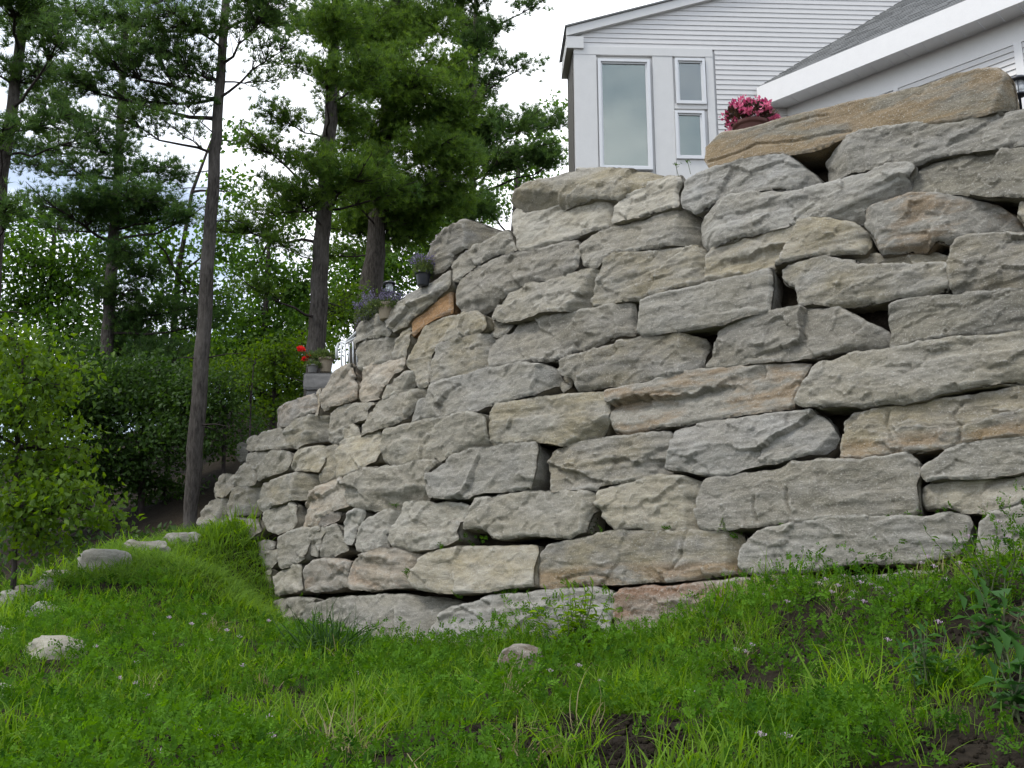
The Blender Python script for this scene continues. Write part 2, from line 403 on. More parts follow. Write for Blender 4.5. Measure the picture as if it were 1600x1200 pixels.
# (material, outline in photo pixels, options) -- back-projected onto the battered wall
R, U_, D_, L_ = 'r', 'u', 'd', 'l'
STONES = [
 ('s', [(1097,225),(1122,201),(1160,196),(1200,186),(1260,171),(1330,157),(1370,149),(1440,134),(1470,124),(1525,108),(1560,106),(1578,120),(1583,145),(1581,160),(1548,178),(1500,191),(1400,204),(1322,214),(1290,227),(1255,237),(1200,241),(1145,254),(1108,262),(1096,245)], dict(off=.02, f=[((1574,112),(1551,172),(1600,150),1.1)], crack=[[(1104,250),(1150,236),(1178,222),(1240,220),(1300,208),(1330,206)],[(1210,196),(1260,182),(1292,178)]], plain=1, rough=.55)),
 ('g', [(1275,237),(1300,222),(1322,209),(1345,202),(1380,197),(1450,188),(1500,187),(1520,175),(1560,173),(1600,163),(1700,138),(1700,208),(1600,227),(1550,232),(1500,236),(1455,244),(1435,253),(1425,256),(1370,263),(1330,268),(1300,277),(1280,280),(1275,268)], dict(off=.05, f=[((1322,205),(1325,270),(1280,250),.7)])),
 ('d', [(1422,298),(1423,285),(1434,258),(1450,248),(1500,238),(1545,234),(1600,228),(1700,209),(1700,300),(1600,306),(1560,309),(1520,303),(1470,299)], dict(off=.02, tilt=(0,-.12))),
 ('l', [(1082,355),(1082,338),(1115,314),(1142,300),(1180,297),(1225,296),(1270,287),(1300,281),(1350,268),(1395,257),(1428,256),(1429,266),(1418,280),(1421,298),(1380,308),(1345,322),(1344,338),(1300,342),(1245,348),(1200,357),(1150,370),(1115,381),(1100,386),(1085,372)], dict(off=.07, f=[((1128,312),(1112,384),(1085,345),.55), ((1425,278),(1250,348),(1400,340),.9)])),
 ('o', [(1346,350),(1347,325),(1380,312),(1425,302),(1460,298),(1505,302),(1550,310),(1580,325),(1590,345),(1600,358),(1585,360),(1545,361),(1500,368),(1485,374),(1460,374),(1440,385),(1380,391),(1373,392),(1360,365)], dict(off=.05, f=[((1364,318),(1376,392),(1348,350),.5), ((1462,300),(1458,374),(1520,340),.35), ((1490,366),(1375,386),(1440,395),.9)])),
 ('g', [(1588,330),(1592,312),(1620,305),(1700,303),(1700,357),(1610,357),(1598,345)], dict()),
 ('b', [(1480,400),(1483,385),(1495,371),(1540,365),(1575,361),(1600,361),(1700,357),(1700,438),(1600,446),(1545,452),(1490,455),(1484,445),(1480,420)], dict(off=.03, f=[((1486,426),(1700,410),(1600,440),.4)])),
 ('b', [(1330,405),(1335,396),(1400,393),(1455,393),(1480,398),(1479,412),(1420,414),(1335,414)], dict(off=-.12)),
 ('b', [(1216,420),(1230,411),(1260,404),(1290,399),(1330,404),(1335,410),(1420,411),(1470,406),(1480,408),(1482,440),(1478,449),(1445,457),(1400,462),(1370,470),(1310,476),(1270,472),(1250,477),(1245,470),(1240,445),(1225,437)], dict(off=.04, f=[((1480,444),(1290,474),(1400,480),.6)])),
 ('b', [(1098,425),(1099,398),(1112,384),(1150,375),(1200,358),(1250,348),(1300,345),(1335,348),(1357,362),(1357,380),(1350,393),(1320,396),(1290,398),(1255,404),(1222,412),(1205,418),(1150,428),(1098,438)], dict(off=.0, f=[((1338,345),(1346,395),(1360,370),.6)])),
 ('g', [(993,510),(997,468),(1040,453),(1075,447),(1098,439),(1150,429),(1202,417),(1203,440),(1201,485),(1150,495),(1125,505),(1080,512),(1040,517),(1000,524),(991,515)], dict(off=.1, rough=.6, sharp=1, f=[((995,486),(1205,455),(1100,500),.18)])),
 ('b', [(921,470),(930,445),(940,420),(945,407),(960,397),(1000,390),(1040,384),(1080,379),(1096,385),(1096,435),(1075,443),(1045,452),(1000,465),(985,466),(960,472),(925,478)], dict(off=.02, f=[((1085,395),(1074,446),(1098,420),.5)])),
 ('g', [(903,385),(905,375),(960,350),(1010,335),(1045,325),(1070,322),(1080,330),(1081,375),(1060,379),(1040,383),(1000,389),(960,396),(945,405),(935,418),(915,415),(905,395)], dict(off=.0, f=[((1056,322),(1050,378),(1085,350),.8)])),
 ('l', [(957,350),(958,320),(975,297),(1010,282),(1040,273),(1062,272),(1066,285),(1056,300),(1060,312),(1062,321),(1040,326),(1010,336),(965,348)], dict(off=.0)),
 ('l', [(1062,321),(1060,305),(1068,280),(1095,265),(1150,252),(1200,241),(1225,240),(1250,255),(1270,268),(1275,275),(1270,283),(1230,293),(1180,297),(1142,300),(1112,315),(1082,332),(1075,325)], dict(off=.03, crack=[[(1068,275),(1062,292),(1053,300)],[(1108,272),(1106,285)]], f=[((1232,242),(1234,294),(1270,270),.6)])),
 ('b', [(790,312),(800,300),(830,283),(850,280),(868,273),(895,256),(940,255),(1000,257),(1035,266),(1040,272),(1010,282),(980,295),(962,308),(925,307),(885,317),(850,325),(825,335),(815,330),(800,322)], dict(off=.08, f=[((866,280),(1040,284),(950,255),.55), ((845,300),(925,307),(880,330),1.0)])),
 ('l', [(797,350),(798,330),(806,322),(815,331),(850,326),(890,316),(930,307),(955,308),(957,345),(945,353),(905,365),(880,375),(830,388),(808,390),(802,370)], dict(off=-.03, f=[((948,308),(946,354),(960,330),.6)])),
 ('b', [(657,435),(660,400),(690,368),(728,343),(762,345),(790,359),(760,371),(735,382),(705,394),(700,410),(690,420),(668,430)], dict(off=.04, f=[((729,340),(724,384),(770,360),1.3), ((655,438),(740,384),(720,410),.5)])),
 ('g', [(703,430),(703,405),(712,398),(740,383),(775,368),(795,360),(800,375),(806,390),(790,393),(765,400),(735,415),(720,430),(708,440)], dict(off=.0, f=[((740,380),(700,420),(700,380),.3)])),
 ('g', [(706,450),(712,440),(725,428),(750,408),(780,397),(830,388),(880,376),(900,375),(903,395),(900,418),(870,430),(830,440),(790,455),(770,465),(765,475),(735,487),(712,486),(706,470)], dict(off=.02, f=[((900,402),(780,446),(880,430),.5)])),
 ('g', [(763,495),(768,478),(772,462),(790,455),(830,441),(870,429),(905,421),(936,417),(931,440),(922,465),(926,480),(890,486),(850,490),(820,497),(795,502),(775,500)], dict(off=.04, f=[((926,417),(884,488),(935,470),1.2)])),
 ('g', [(760,560),(762,545),(770,530),(795,517),(803,503),(825,496),(860,490),(900,485),(950,474),(983,466),(984,490),(983,520),(965,522),(940,530),(900,545),(870,562),(830,563),(790,570),(765,573)], dict(off=.0)),
 ('d', [(764,498),(775,501),(800,503),(803,508),(795,520),(780,527),(768,522)], dict(off=-.06)),
 ('b', [(638,560),(645,535),(660,512),(690,493),(725,487),(745,487),(762,497),(765,512),(758,518),(720,524),(680,535),(668,560),(666,600),(650,606),(645,580),(633,568)], dict(off=.0)),
 ('b', [(668,598),(667,565),(680,536),(720,525),(758,519),(776,524),(766,540),(757,560),(752,574),(735,580),(700,588)], dict(off=.03, f=[((748,520),(742,580),(770,550),.9)])),
 ('O', [(642,525),(644,495),(665,475),(700,447),(705,455),(703,487),(680,495),(660,508)], dict(off=-.05, plain=1, rough=.4)),
 ('b', [(598,492),(620,475),(655,450),(690,428),(701,422),(703,445),(680,462),(650,488),(640,495),(630,508),(612,517),(606,508)], dict(off=.04)),
 ('g', [(552,545),(553,515),(565,497),(590,489),(600,495),(612,512),(610,522),(600,525),(570,528),(555,536)], dict(off=.03)),
 ('g', [(558,575),(556,550),(560,537),(580,530),(600,526),(615,520),(618,535),(610,560),(600,565),(575,572),(565,580)], dict(off=.0, f=[((604,522),(598,566),(620,540),.8)])),
 ('b', [(612,560),(617,535),(628,510),(640,497),(641,535),(634,545),(632,556),(615,562)], dict(off=-.04)),
 ('t', [(553,620),(555,598),(562,580),(585,567),(610,563),(632,558),(632,570),(625,580),(615,583),(605,600),(595,607),(590,620),(575,624),(560,628)], dict(off=.0)),
 ('g', [(598,625),(600,607),(615,592),(635,578),(646,578),(646,590),(632,605),(620,615),(600,628)], dict(off=-.02, f=[((644,580),(620,616),(650,605),.8)])),
 ('t', [(497,617),(510,598),(525,580),(548,568),(550,580),(552,588),(548,592),(555,600),(552,620),(530,630),(510,635),(500,640),(497,630)], dict(off=.02)),
 ('t', [(405,668),(412,655),(425,637),(450,629),(487,613),(492,625),(488,642),(470,650),(445,664),(425,668),(408,672)], dict(off=.02, f=[((434,634),(438,668),(408,660),.6), ((488,612),(486,644),(495,630),.9)])),
 ('b', [(445,670),(460,655),(485,645),(510,642),(512,678),(490,680),(475,690),(465,700),(445,698),(443,685)], dict(off=.0, f=[((484,644),(470,700),(510,680),.9)])),
 ('g', [(384,700),(387,685),(410,675),(430,667),(444,668),(445,697),(430,702),(405,703),(390,705)], dict()),
 ('g', [(511,690),(512,645),(535,632),(560,627),(585,630),(575,640),(575,655),(552,660),(538,670),(533,685),(520,693)], dict(off=-.03)),
 ('g', [(534,688),(536,672),(550,662),(558,668),(560,678),(545,685)], dict(off=-.03)),
 ('g', [(562,680),(568,665),(578,645),(590,628),(615,615),(640,607),(668,603),(665,615),(645,625),(635,640),(622,659),(600,668),(575,676)], dict(off=.02, f=[((640,620),(618,664),(660,640),.8)])),
 ('g', [(622,659),(640,640),(655,628),(668,622),(672,600),(700,589),(750,576),(800,567),(840,568),(865,575),(868,595),(850,605),(835,618),(800,627),(770,632),(735,644),(690,651),(640,660)], dict(off=.03, f=[((846,568),(830,622),(868,600),.8), ((672,600),(640,662),(630,640),.6)])),
 ('g', [(590,690),(600,672),(625,662),(690,653),(735,645),(760,650),(765,658),(763,694),(735,698),(700,710),(680,720),(640,726),(612,726),(594,720)], dict(off=.05, f=[((765,672),(690,716),(760,700),.8)])),
 ('b', [(523,745),(525,705),(532,688),(555,678),(590,672),(596,690),(594,700),(590,722),(575,728),(550,742),(525,750)], dict(off=.0)),
 ('b', [(498,758),(500,735),(508,720),(510,700),(525,693),(528,700),(523,745),(515,752)], dict(off=-.05)),
 ('g', [(381,720),(382,706),(400,703),(450,705),(455,712),(450,733),(430,740),(400,750),(397,735),(385,725)], dict()),
 ('b', [(452,728),(455,712),(465,701),(490,695),(510,697),(507,720),(502,738),(480,735),(455,735)], dict(off=-.02)),
 ('g', [(364,760),(365,738),(378,722),(395,727),(397,745),(395,757),(380,762)], dict()),
 ('b', [(398,780),(405,760),(420,748),(450,739),(480,736),(500,745),(497,757),(475,772),(455,778),(425,790),(408,800),(400,795)], dict(off=.05, f=[((462,736),(450,785),(495,765),.8)])),
 ('b', [(333,778),(335,755),(345,742),(365,740),(364,758),(358,768),(350,775)], dict()),
 ('g', [(309,823),(312,800),(330,782),(350,773),(358,772),(357,790),(345,805),(335,818),(318,822)], dict(f=[((346,774),(334,820),(360,800),1.2)])),
 ('b', [(357,805),(358,785),(365,762),(385,758),(400,758),(398,785),(405,802),(385,803),(375,804),(362,807)], dict(f=[((386,760),(378,806),(400,790),1.)])),
 ('g', [(410,815),(411,797),(425,790),(450,781),(458,790),(460,815),(455,825),(435,835),(420,830)], dict(off=.02)),
 ('t', [(463,815),(465,785),(475,770),(495,762),(520,750),(535,745),(537,775),(540,790),(525,797),(505,805),(495,820),(475,826),(464,824)], dict(off=.02, f=[((490,762),(478,826),(462,790),.5)])),
 ('g', [(536,785),(535,760),(540,747),(570,732),(610,727),(650,719),(680,716),(685,722),(668,735),(662,760),(655,778),(625,788),(600,795),(575,796),(550,792)], dict(off=.06, f=[((660,752),(560,782),(640,790),.6)])),
 ('g', [(662,765),(668,738),(695,720),(702,711),(740,699),(780,694),(835,690),(837,710),(836,745),(828,762),(790,766),(740,770),(730,776),(700,780),(672,777)], dict(off=.07, sharp=1)),
 ('b', [(765,693),(766,645),(775,632),(810,626),(860,618),(905,612),(942,610),(946,625),(946,655),(935,672),(925,682),(900,690),(875,695),(840,689),(800,691)], dict(off=.05, f=[((946,650),(880,694),(940,690),.7)])),
 ('o', [(945,640),(945,612),(955,607),(1000,600),(1030,590),(1065,578),(1120,572),(1180,566),(1230,563),(1262,564),(1254,582),(1248,600),(1239,622),(1239,636),(1180,645),(1140,650),(1080,660),(1020,668),(970,676),(955,670),(950,655)], dict(off=.0, rough=.8)),
 ('b', [(870,575),(872,560),(920,545),(980,530),(1020,520),(1060,518),(1090,525),(1096,535),(1090,560),(1085,575),(1060,582),(1030,588),(1010,592),(960,600),(900,608),(893,590),(878,585)], dict(off=.04, f=[((1062,516),(1058,585),(1095,550),.6)])),
 ('g', [(1095,572),(1110,555),(1115,535),(1120,518),(1135,508),(1170,493),(1210,487),(1260,482),(1310,477),(1325,485),(1350,500),(1380,512),(1387,525),(1385,537),(1350,543),(1310,549),(1290,554),(1240,561),(1180,565),(1120,572)], dict(off=.02, f=[((1348,500),(1344,545),(1380,530),.5)])),
 ('d', [(1384,500),(1385,475),(1400,465),(1440,460),(1520,455),(1560,453),(1600,452),(1700,442),(1700,500),(1600,514),(1520,521),(1450,529),(1400,536),(1387,539),(1388,520)], dict(off=.04)),
 ('g', [(1240,625),(1242,608),(1257,590),(1263,572),(1275,561),(1330,549),(1400,538),(1480,528),(1560,518),(1600,515),(1700,502),(1700,572),(1600,592),(1560,597),(1500,605),(1470,614),(1430,625),(1380,630),(1345,635),(1300,632),(1270,635),(1255,635)], dict(off=.08, f=[((1700,560),(1440,612),(1600,620),.5)])),
 ('p', [(1312,715),(1318,680),(1316,655),(1330,645),(1385,635),(1410,626),(1480,617),(1560,605),(1600,600),(1700,584),(1700,670),(1600,682),(1550,685),(1500,692),(1485,698),(1440,705),(1410,710),(1350,717)], dict(off=.03, crack=[[(1388,640),(1384,665),(1395,690)],[(1500,628),(1486,650),(1503,668),(1498,690)]])),
 ('g', [(1437,740),(1440,730),(1465,715),(1475,704),(1500,694),(1550,688),(1600,685),(1700,672),(1700,722),(1600,737),(1540,745),(1480,748),(1447,753)], dict(off=.05)),
 ('g', [(1436,785),(1437,765),(1450,755),(1480,750),(1540,746),(1600,739),(1700,724),(1700,780),(1600,785),(1570,792),(1540,805),(1515,800),(1480,790),(1445,792)], dict(off=.0)),
 ('g', [(1085,800),(1084,775),(1095,750),(1105,745),(1140,744),(1170,738),(1220,733),(1240,722),(1300,718),(1340,718),(1400,712),(1420,708),(1432,720),(1437,745),(1432,760),(1434,780),(1433,803),(1400,805),(1360,808),(1330,813),(1280,812),(1240,815),(1200,820),(1150,827),(1110,828),(1092,825)], dict(off=.05, rough=.8, crack=[[(1178,775),(1177,795),(1183,815)],[(1230,765),(1229,785),(1236,800)]], f=[((1414,708),(1432,745),(1437,715),.9)])),
 ('l', [(1040,730),(1042,715),(1047,700),(1048,672),(1060,668),(1100,657),(1150,653),(1200,645),(1240,640),(1265,640),(1285,652),(1300,668),(1305,680),(1298,695),(1285,705),(1250,712),(1215,722),(1190,725),(1150,738),(1120,743),(1080,738)], dict(off=.05, f=[((1302,668),(1262,714),(1300,705),1.1)])),
 ('b', [(846,725),(848,715),(868,700),(890,693),(925,685),(960,680),(1040,672),(1045,676),(1040,700),(1038,735),(1020,740),(980,752),(935,757),(930,765),(890,765),(862,768),(855,745)], dict(off=.03, sharp=1)),
 ('g', [(929,790),(930,766),(960,756),(1000,749),(1030,739),(1060,742),(1090,748),(1093,755),(1085,775),(1085,800),(1086,825),(1060,828),(1000,827),(960,828),(945,815),(938,800)], dict(off=.04, f=[((1066,742),(1066,830),(1092,780),.8)])),
 ('g', [(723,825),(732,795),(740,778),(770,770),(830,767),(880,765),(905,763),(925,768),(928,790),(918,800),(912,830),(890,840),(860,838),(820,835),(775,840),(763,835),(750,823)], dict(off=.06, f=[((914,765),(906,840),(930,800),1.)])),
 ('l', [(603,845),(610,825),(625,805),(630,785),(660,782),(680,787),(695,785),(725,787),(731,790),(722,810),(715,835),(718,842),(700,850),(670,858),(640,858),(612,855)], dict(off=.03)),
 ('l', [(552,860),(552,840),(560,820),(570,808),(600,795),(620,797),(622,800),(610,820),(603,835),(602,855),(580,857),(560,862)], dict(off=.02, f=[((612,797),(592,858),(620,830),.6)])),
 ('t', [(497,825),(500,808),(515,800),(530,800),(525,812),(510,820)], dict()),
 ('l', [(530,825),(533,812),(545,797),(565,793),(567,800),(560,815),(552,825),(548,850),(540,850),(535,835)], dict()),
 ('g', [(502,870),(503,840),(510,825),(525,818),(535,835),(540,858),(525,865),(510,872)], dict(off=-.02)),
 ('g', [(482,865),(483,845),(490,832),(505,822),(510,828),(503,842),(502,855),(495,870)], dict()),
 ('g', [(435,880),(432,855),(435,838),(450,830),(470,824),(500,822),(500,828),(485,838),(482,862),(478,875),(455,885),(440,888)], dict(off=.03)),
 ('g', [(397,865),(397,848),(410,842),(425,845),(428,855),(420,858),(412,865),(405,880)], dict()),
 ('b', [(410,888),(408,870),(415,860),(432,857),(433,870),(428,880),(418,890)], dict()),
 ('b', [(413,935),(400,900),(405,893),(425,890),(422,900),(425,920),(427,934)], dict()),
 ('g', [(428,932),(425,915),(423,900),(440,890),(465,878),(470,885),(470,915),(468,923),(440,928)], dict(off=.03)),
 ('t', [(471,920),(470,895),(475,882),(490,873),(520,872),(545,877),(540,900),(540,915),(515,922),(490,925)], dict(off=.05)),
 ('t', [(540,918),(540,900),(548,880),(565,866),(595,857),(620,858),(650,864),(648,880),(638,895),(636,915),(600,920),(560,922)], dict(off=.05, f=[((618,857),(616,920),(645,890),.6)])),
 ('b', [(637,910),(640,895),(650,885),(655,870),(680,861),(720,851),(780,850),(830,850),(835,862),(832,885),(833,915),(800,917),(760,925),(720,927),(685,925),(650,920)], dict(off=.06, rough=.7)),
 ('p', [(832,905),(832,885),(838,862),(850,850),(880,845),(915,840),(935,832),(980,829),(1050,829),(1075,827),(1130,829),(1150,833),(1153,845),(1150,880),(1147,895),(1110,902),(1050,908),(1000,908),(950,912),(900,913),(850,917),(835,915)], dict(off=.05, rough=.7, f=[((1132,828),(1134,905),(1150,870),.9)], crack=[[(1073,829),(1067,848),(1063,872),(1048,888),(1030,896)],[(880,902),(915,896),(945,900)]])),
 ('g', [(1152,885),(1153,860),(1165,842),(1185,828),(1220,819),(1290,806),(1350,805),(1400,807),(1450,804),(1480,801),(1505,801),(1512,815),(1512,840),(1505,860),(1480,868),(1440,878),(1380,880),(1320,882),(1280,890),(1240,896),(1180,897),(1160,892)], dict(off=.06)),
 ('l', [(1523,850),(1530,815),(1550,800),(1600,788),(1700,782),(1700,900),(1560,900),(1525,880)], dict(off=.05)),
 ('r', [(955,960),(955,930),(965,918),(1000,915),(1060,912),(1120,906),(1200,901),(1258,898),(1262,930),(1262,1010),(1150,1015),(980,1010),(960,990)], dict(off=.09)),
 ('g', [(1267,1000),(1268,906),(1330,900),(1400,893),(1450,892),(1520,890),(1520,1000)], dict(off=.09)),
 ('g', [(1525,990),(1525,905),(1600,903),(1700,903),(1700,1000)], dict(off=.09)),
 ('l', [(672,985),(690,960),(705,948),(735,942),(760,930),(810,925),(870,919),(920,916),(945,920),(950,945),(950,1000),(800,1010),(680,1005)], dict(off=.10)),
 ('g', [(462,1010),(470,970),(485,945),(515,935),(560,928),(610,926),(660,928),(684,931),(684,945),(675,965),(660,975),(670,1005)], dict(off=.12, f=[((616,926),(622,980),(680,950),.7)])),
 ('g', [(415,985),(420,945),(425,936),(460,933),(495,935),(480,950),(470,965),(466,985),(440,990)], dict(off=.08)),
 ('b', [(385,965),(385,945),(395,937),(415,938),(418,960),(414,970)], dict(off=.06)),
 ('b', [(322,838),(335,818),(365,807),(393,810),(398,825),(390,840)], dict(off=.12)),
 ('g', [(283,845),(300,830),(322,822),(333,826),(322,845)], dict(off=.15)),
 ('b', [(893,606),(871,590),(868,577),(880,586),(894,595)], dict(off=-.15)),
 ('g', [(868,598),(838,620),(845,604),(866,590),(893,606),(880,614)], dict(off=-.1)),
 ('t', [(488,642),(492,625),(498,612),(504,606),(499,640),(496,655)], dict(off=-.08)),
]
wall = empty('stone_retaining_wall', P(800, 960, 11.4), 'tall dry stacked retaining wall of rough grey boulders curving away below the white house', 'stone wall')
def add_stone(mk, pts, opt, seed):
    off = opt.get('off', 0) + .0
    T3 = wall_hit([p[0] for p in pts], [p[1] for p in pts], off) if not opt.get('world') else np.array(pts)
    c = T3.mean(0); T = tangent_at(c); Nn = np.array([T[1], -T[0], 0.])
    if Nn @ (CAM - c) < 0: Nn = -Nn
    Uv = np.array([0, 0, 1.]) - Nn * BAT; Uv /= np.linalg.norm(Uv); IN = -np.cross(T, Uv)   # check orientation
    IN = np.cross(Uv, T)
    if IN @ Nn > 0: IN = -IN
    ab = np.stack([(T3 - c) @ T, (T3 - c) @ Uv], -1)
    fac = []
    for (a, b, d, k) in opt.get('f', []):
        q = wall_hit([a[0], b[0], d[0]], [a[1], b[1], d[1]], off); q = np.stack([(q - c) @ T, (q - c) @ Uv], -1); fac.append((q[0], q[1], q[2], k))
    crk = []
    for pl in opt.get('crack', []):
        q = wall_hit([p[0] for p in pl], [p[1] for p in pl], off); crk.append(np.stack([(q - c) @ T, (q - c) @ Uv], -1))
    g = max(.013, (c[1]) * .00175)
    rs = np.random.default_rng(seed + 100)
    tilt = opt.get('tilt', (rs.uniform(-.03, .03), rs.uniform(-.10, .06)))
    me = stone_mesh('stone', ab, g, fac, seed, rough=opt.get('rough', 1.), tilt=tilt, smoothface=bool(opt.get('plain')), cracks=crk)
    M = Matrix(((T[0], IN[0], Uv[0], c[0]), (T[1], IN[1], Uv[1], c[1]), (T[2], IN[2], Uv[2], c[2]), (0, 0, 0, 1)))
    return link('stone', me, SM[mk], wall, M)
for i, (mk, pts, opt) in enumerate(STONES):
    add_stone(mk, pts, opt, i + 1)
# the courses run on to the right beyond the frame
def s_point(s, z, off):
    i = int(np.clip(np.searchsorted(CS, s) - 1, 0, len(SEG) - 1)); p = CUR[i] + SEG[i] / SL[i] * (s - CS[i]); d = SEG[i] / SL[i]
    n = np.array([-d[1], d[0]]);  n = n if n @ (CAM[:2] - p) > 0 else -n
    q = p + n * (off - BAT * (z - ZB)); return (q[0], q[1], z)
_e = wall_hit([1702] * 12, [140, 208, 303, 358, 440, 502, 573, 671, 723, 781, 901, 1000])
_, _es = wsd(_e[:, 0], _e[:, 1])
rr = random.Random(5)
for j in range(11):
    z1, z0 = _e[j, 2] - .01, _e[j + 1, 2] + .01; s = float(_es[j]) - .02
    while s > .6:
        w = rr.uniform(.8, 1.7); e = max(s - w, .3); ev = lambda k: rr.uniform(-.03, .03); o_ = rr.uniform(0, .08)
        pts = [s_point(a, z, o_) for a, z in ((s - .02, z0 + .02), (s - .01, (z0 + z1) / 2), (s - .05, z1 + ev(0)), ((s + e) / 2, z1 + ev(0)), (e + .06, z1 + ev(0)), (e + .02, (z0 + z1) / 2 + ev(0)), (e + .03, z0 + .02), ((s + e) / 2, z0 + ev(0) * .4))]
        add_stone(rr.choice('ggblt'), pts, dict(world=1), 500 + j * 20 + int(s * 3)); s = e

# ------------------------------------------------------------------ terrain
FCP = [  # (u, v, depth) of the ground seen in front of the wall
 (-150,1210,4),(0,1200,4.2),(400,1200,4.3),(800,1200,4.3),(1200,1200,4.1),(1600,1200,3.8),(1800,1200,3.8),
 (-100,1090,6.8),(200,1085,7.2),(500,1075,7.8),(800,1075,7.8),(1100,1060,7.2),(1350,1040,6.4),(1600,1000,5.9),(1750,980,5.6),
 (480,1016,13.3),(560,1022,12.7),(700,1022,11.5),(830,1022,10.7),(955,1018,9.9),(1100,978,9.2),(1250,935,8.6),(1400,920,8.2),(1540,890,7.8),(1650,860,7.3),
 (420,982,14.3),(392,950,14.6),(385,900,15.3),(370,838,15.8),(320,838,16.2),(260,850,15.6),(200,862,14.6),(120,888,13.6),(50,925,12.6),(0,948,12.0),(-100,985,11),
 (330,900,13.2),(220,930,12),(100,970,10.6),(0,1015,9.2),(350,990,10.6),(200,1010,9.2),(600,1030,10),
 (150,868,16.4),(60,905,15.2),(-60,950,14.5),(270,832,18.5),(330,812,19),(100,850,20),(-100,880,20),
 (200,770,26),(0,800,27),(380,700,24),(400,640,29),(300,650,33),(100,700,36),(-200,780,30)]
fc = np.array([P(u, v, y) for u, v, y in FCP])
extra = np.array([(0, 0, 0.0), (-3, 0, .1), (4, 0, .1), (0, 2, .45), (-6, 3, .6), (6, 3, 1.0), (0, -5, -.8), (-10, 5, 1.0), (-14, 14, 2.0), (-25, 30, 4), (-40, 60, 7), (0, 60, 9), (30, 60, 9.5), (40, 20, 8), (8, 1, 1.0), (10, -6, 0), (-14, -6, -.8), (-40, 0, -1), (0, -40, -4), (40, -30, -3)])
class TPS:
    def __init__(s, X, z, lam=1e-3):
        s.X = X; n = len(X); r = np.hypot(X[:, None, 0] - X[None, :, 0], X[:, None, 1] - X[None, :, 1])
        K = s.k(r) + lam * np.eye(n); Pm = np.c_[np.ones(n), X]
        A = np.block([[K, Pm], [Pm.T, np.zeros((3, 3))]]); s.w = np.linalg.solve(A, np.r_[z, 0, 0, 0])
    @staticmethod
    def k(r): return np.where(r > 1e-9, r * r * np.log(r + 1e-12), 0) * .05
    def __call__(s, x, y):
        out = np.zeros(len(x))
        for a in range(0, len(x), 20000):
            xx, yy = x[a:a + 20000], y[a:a + 20000]; r = np.hypot(xx[:, None] - s.X[:, 0], yy[:, None] - s.X[:, 1])
            out[a:a + 20000] = s.k(r) @ s.w[:-3] + s.w[-3] + s.w[-2] * xx + s.w[-1] * yy
        return out
fa = np.r_[fc, extra]; ZF = TPS(fa[:, :2], fa[:, 2])
TOPL = [(300,840),(315,806),(340,760),(372,738),(385,700),(412,672),(487,625),(500,612),(548,585),(556,530),(590,505),(655,450),(663,412),(728,365),(790,375),(800,340),(868,300),(895,285),(1040,290),(1098,265),(1200,258),(1320,240),(1440,215),(1560,190),(1700,160)]
tw = wall_hit([p[0] for p in TOPL], [p[1] for p in TOPL], -.1); _, TS = wsd(tw[:, 0], tw[:, 1]); od = np.argsort(TS); TS = TS[od]; TZ = tw[od, 2] - .08
S_END = float(TS[-1])
def ground(x, y):
    shp = np.shape(x); x = np.ravel(np.asarray(x, float)); y = np.ravel(np.asarray(y, float))
    zf = ZF(x, y); sdv, s = wsd(x, y)
    far = smooth(np.hypot(x, y - 10), 55, 110); zf = zf * (1 - far) + 6 * far
    zt = np.interp(s, TS, TZ); back = np.maximum(0, -sdv - .8)
    rise = np.minimum(back * .22, 1.2) * smooth(s, 12.5, 8.)
    zb = zt + rise
    w = smooth(-sdv, .25, .95) * (1 - smooth(s, S_END - .1, S_END + 1.2)) * (1 - smooth(-sdv, 16, 40)) 
    w2 = smooth(s, 7.5, 11.5) * smooth(-sdv, 2.2, 6.)         # the terrace narrows to steps at the left, then the hill takes over
    z = zf * (1 - w) + (zb * (1 - w2) + np.maximum(zf, zt - 1.5) * w2) * w
    z = z + .03 * fbm(np.stack([x * .9, y * .9, x * 0], -1), 4)
    return z.reshape(shp)
def ground_hit(u, v, tmax=40):
    u = np.atleast_1d(np.asarray(u, float)); v = np.atleast_1d(np.asarray(v, float)); d = ray(u, v); d = d / d[:, 1:2]
    lo = np.full(len(u), 2.); hi = np.full(len(u), float(tmax)); done = np.zeros(len(u), bool)
    for a, b in zip(np.arange(2, tmax, .5), np.arange(2.5, tmax + .5, .5)):
        p = CAM + d * b; c = p[:, 2] - ground(p[:, 0], p[:, 1]) < 0; m = c & ~done; lo[m] = a; hi[m] = b; done |= m
    for _ in range(16):
        mid = (lo + hi) / 2; p = CAM + d * mid[:, None]; c = p[:, 2] > ground(p[:, 0], p[:, 1]); lo = np.where(c, mid, lo); hi = np.where(c, hi, mid)
    return CAM + d * ((lo + hi) / 2)[:, None]

def axis_grid(parts):
    out = []
    for a, b, s in parts: out += list(np.arange(a, b, s))
    out.append(parts[-1][1]); return np.array(out)
gx = axis_grid([(-300, -60, 20), (-60, -20, 4), (-20, -9, .8), (-9, 9, .12), (9, 20, .8), (20, 60, 4), (60, 300, 20)])
gy = axis_grid([(-200, -40, 20), (-40, -4, 3), (-4, 2, .5), (2, 19, .12), (19, 34, .6), (34, 70, 4), (70, 400, 22)])
GX, GY = np.meshgrid(gx, gy); GZ = ground(GX, GY)
clod = .02 * fbm(np.stack([GX.ravel() * 6, GY.ravel() * 6, GX.ravel() * 0 + 3], -1), 4, .65).reshape(GX.shape)
GZ = GZ + clod * ((GY > 2) & (GY < 20))
idx = np.arange(GX.size).reshape(GX.shape); fq = np.stack([idx[:-1, :-1].ravel(), idx[:-1, 1:].ravel(), idx[1:, 1:].ravel(), idx[1:, :-1].ravel()], -1)
m, t, b, o = new_mat('soil')
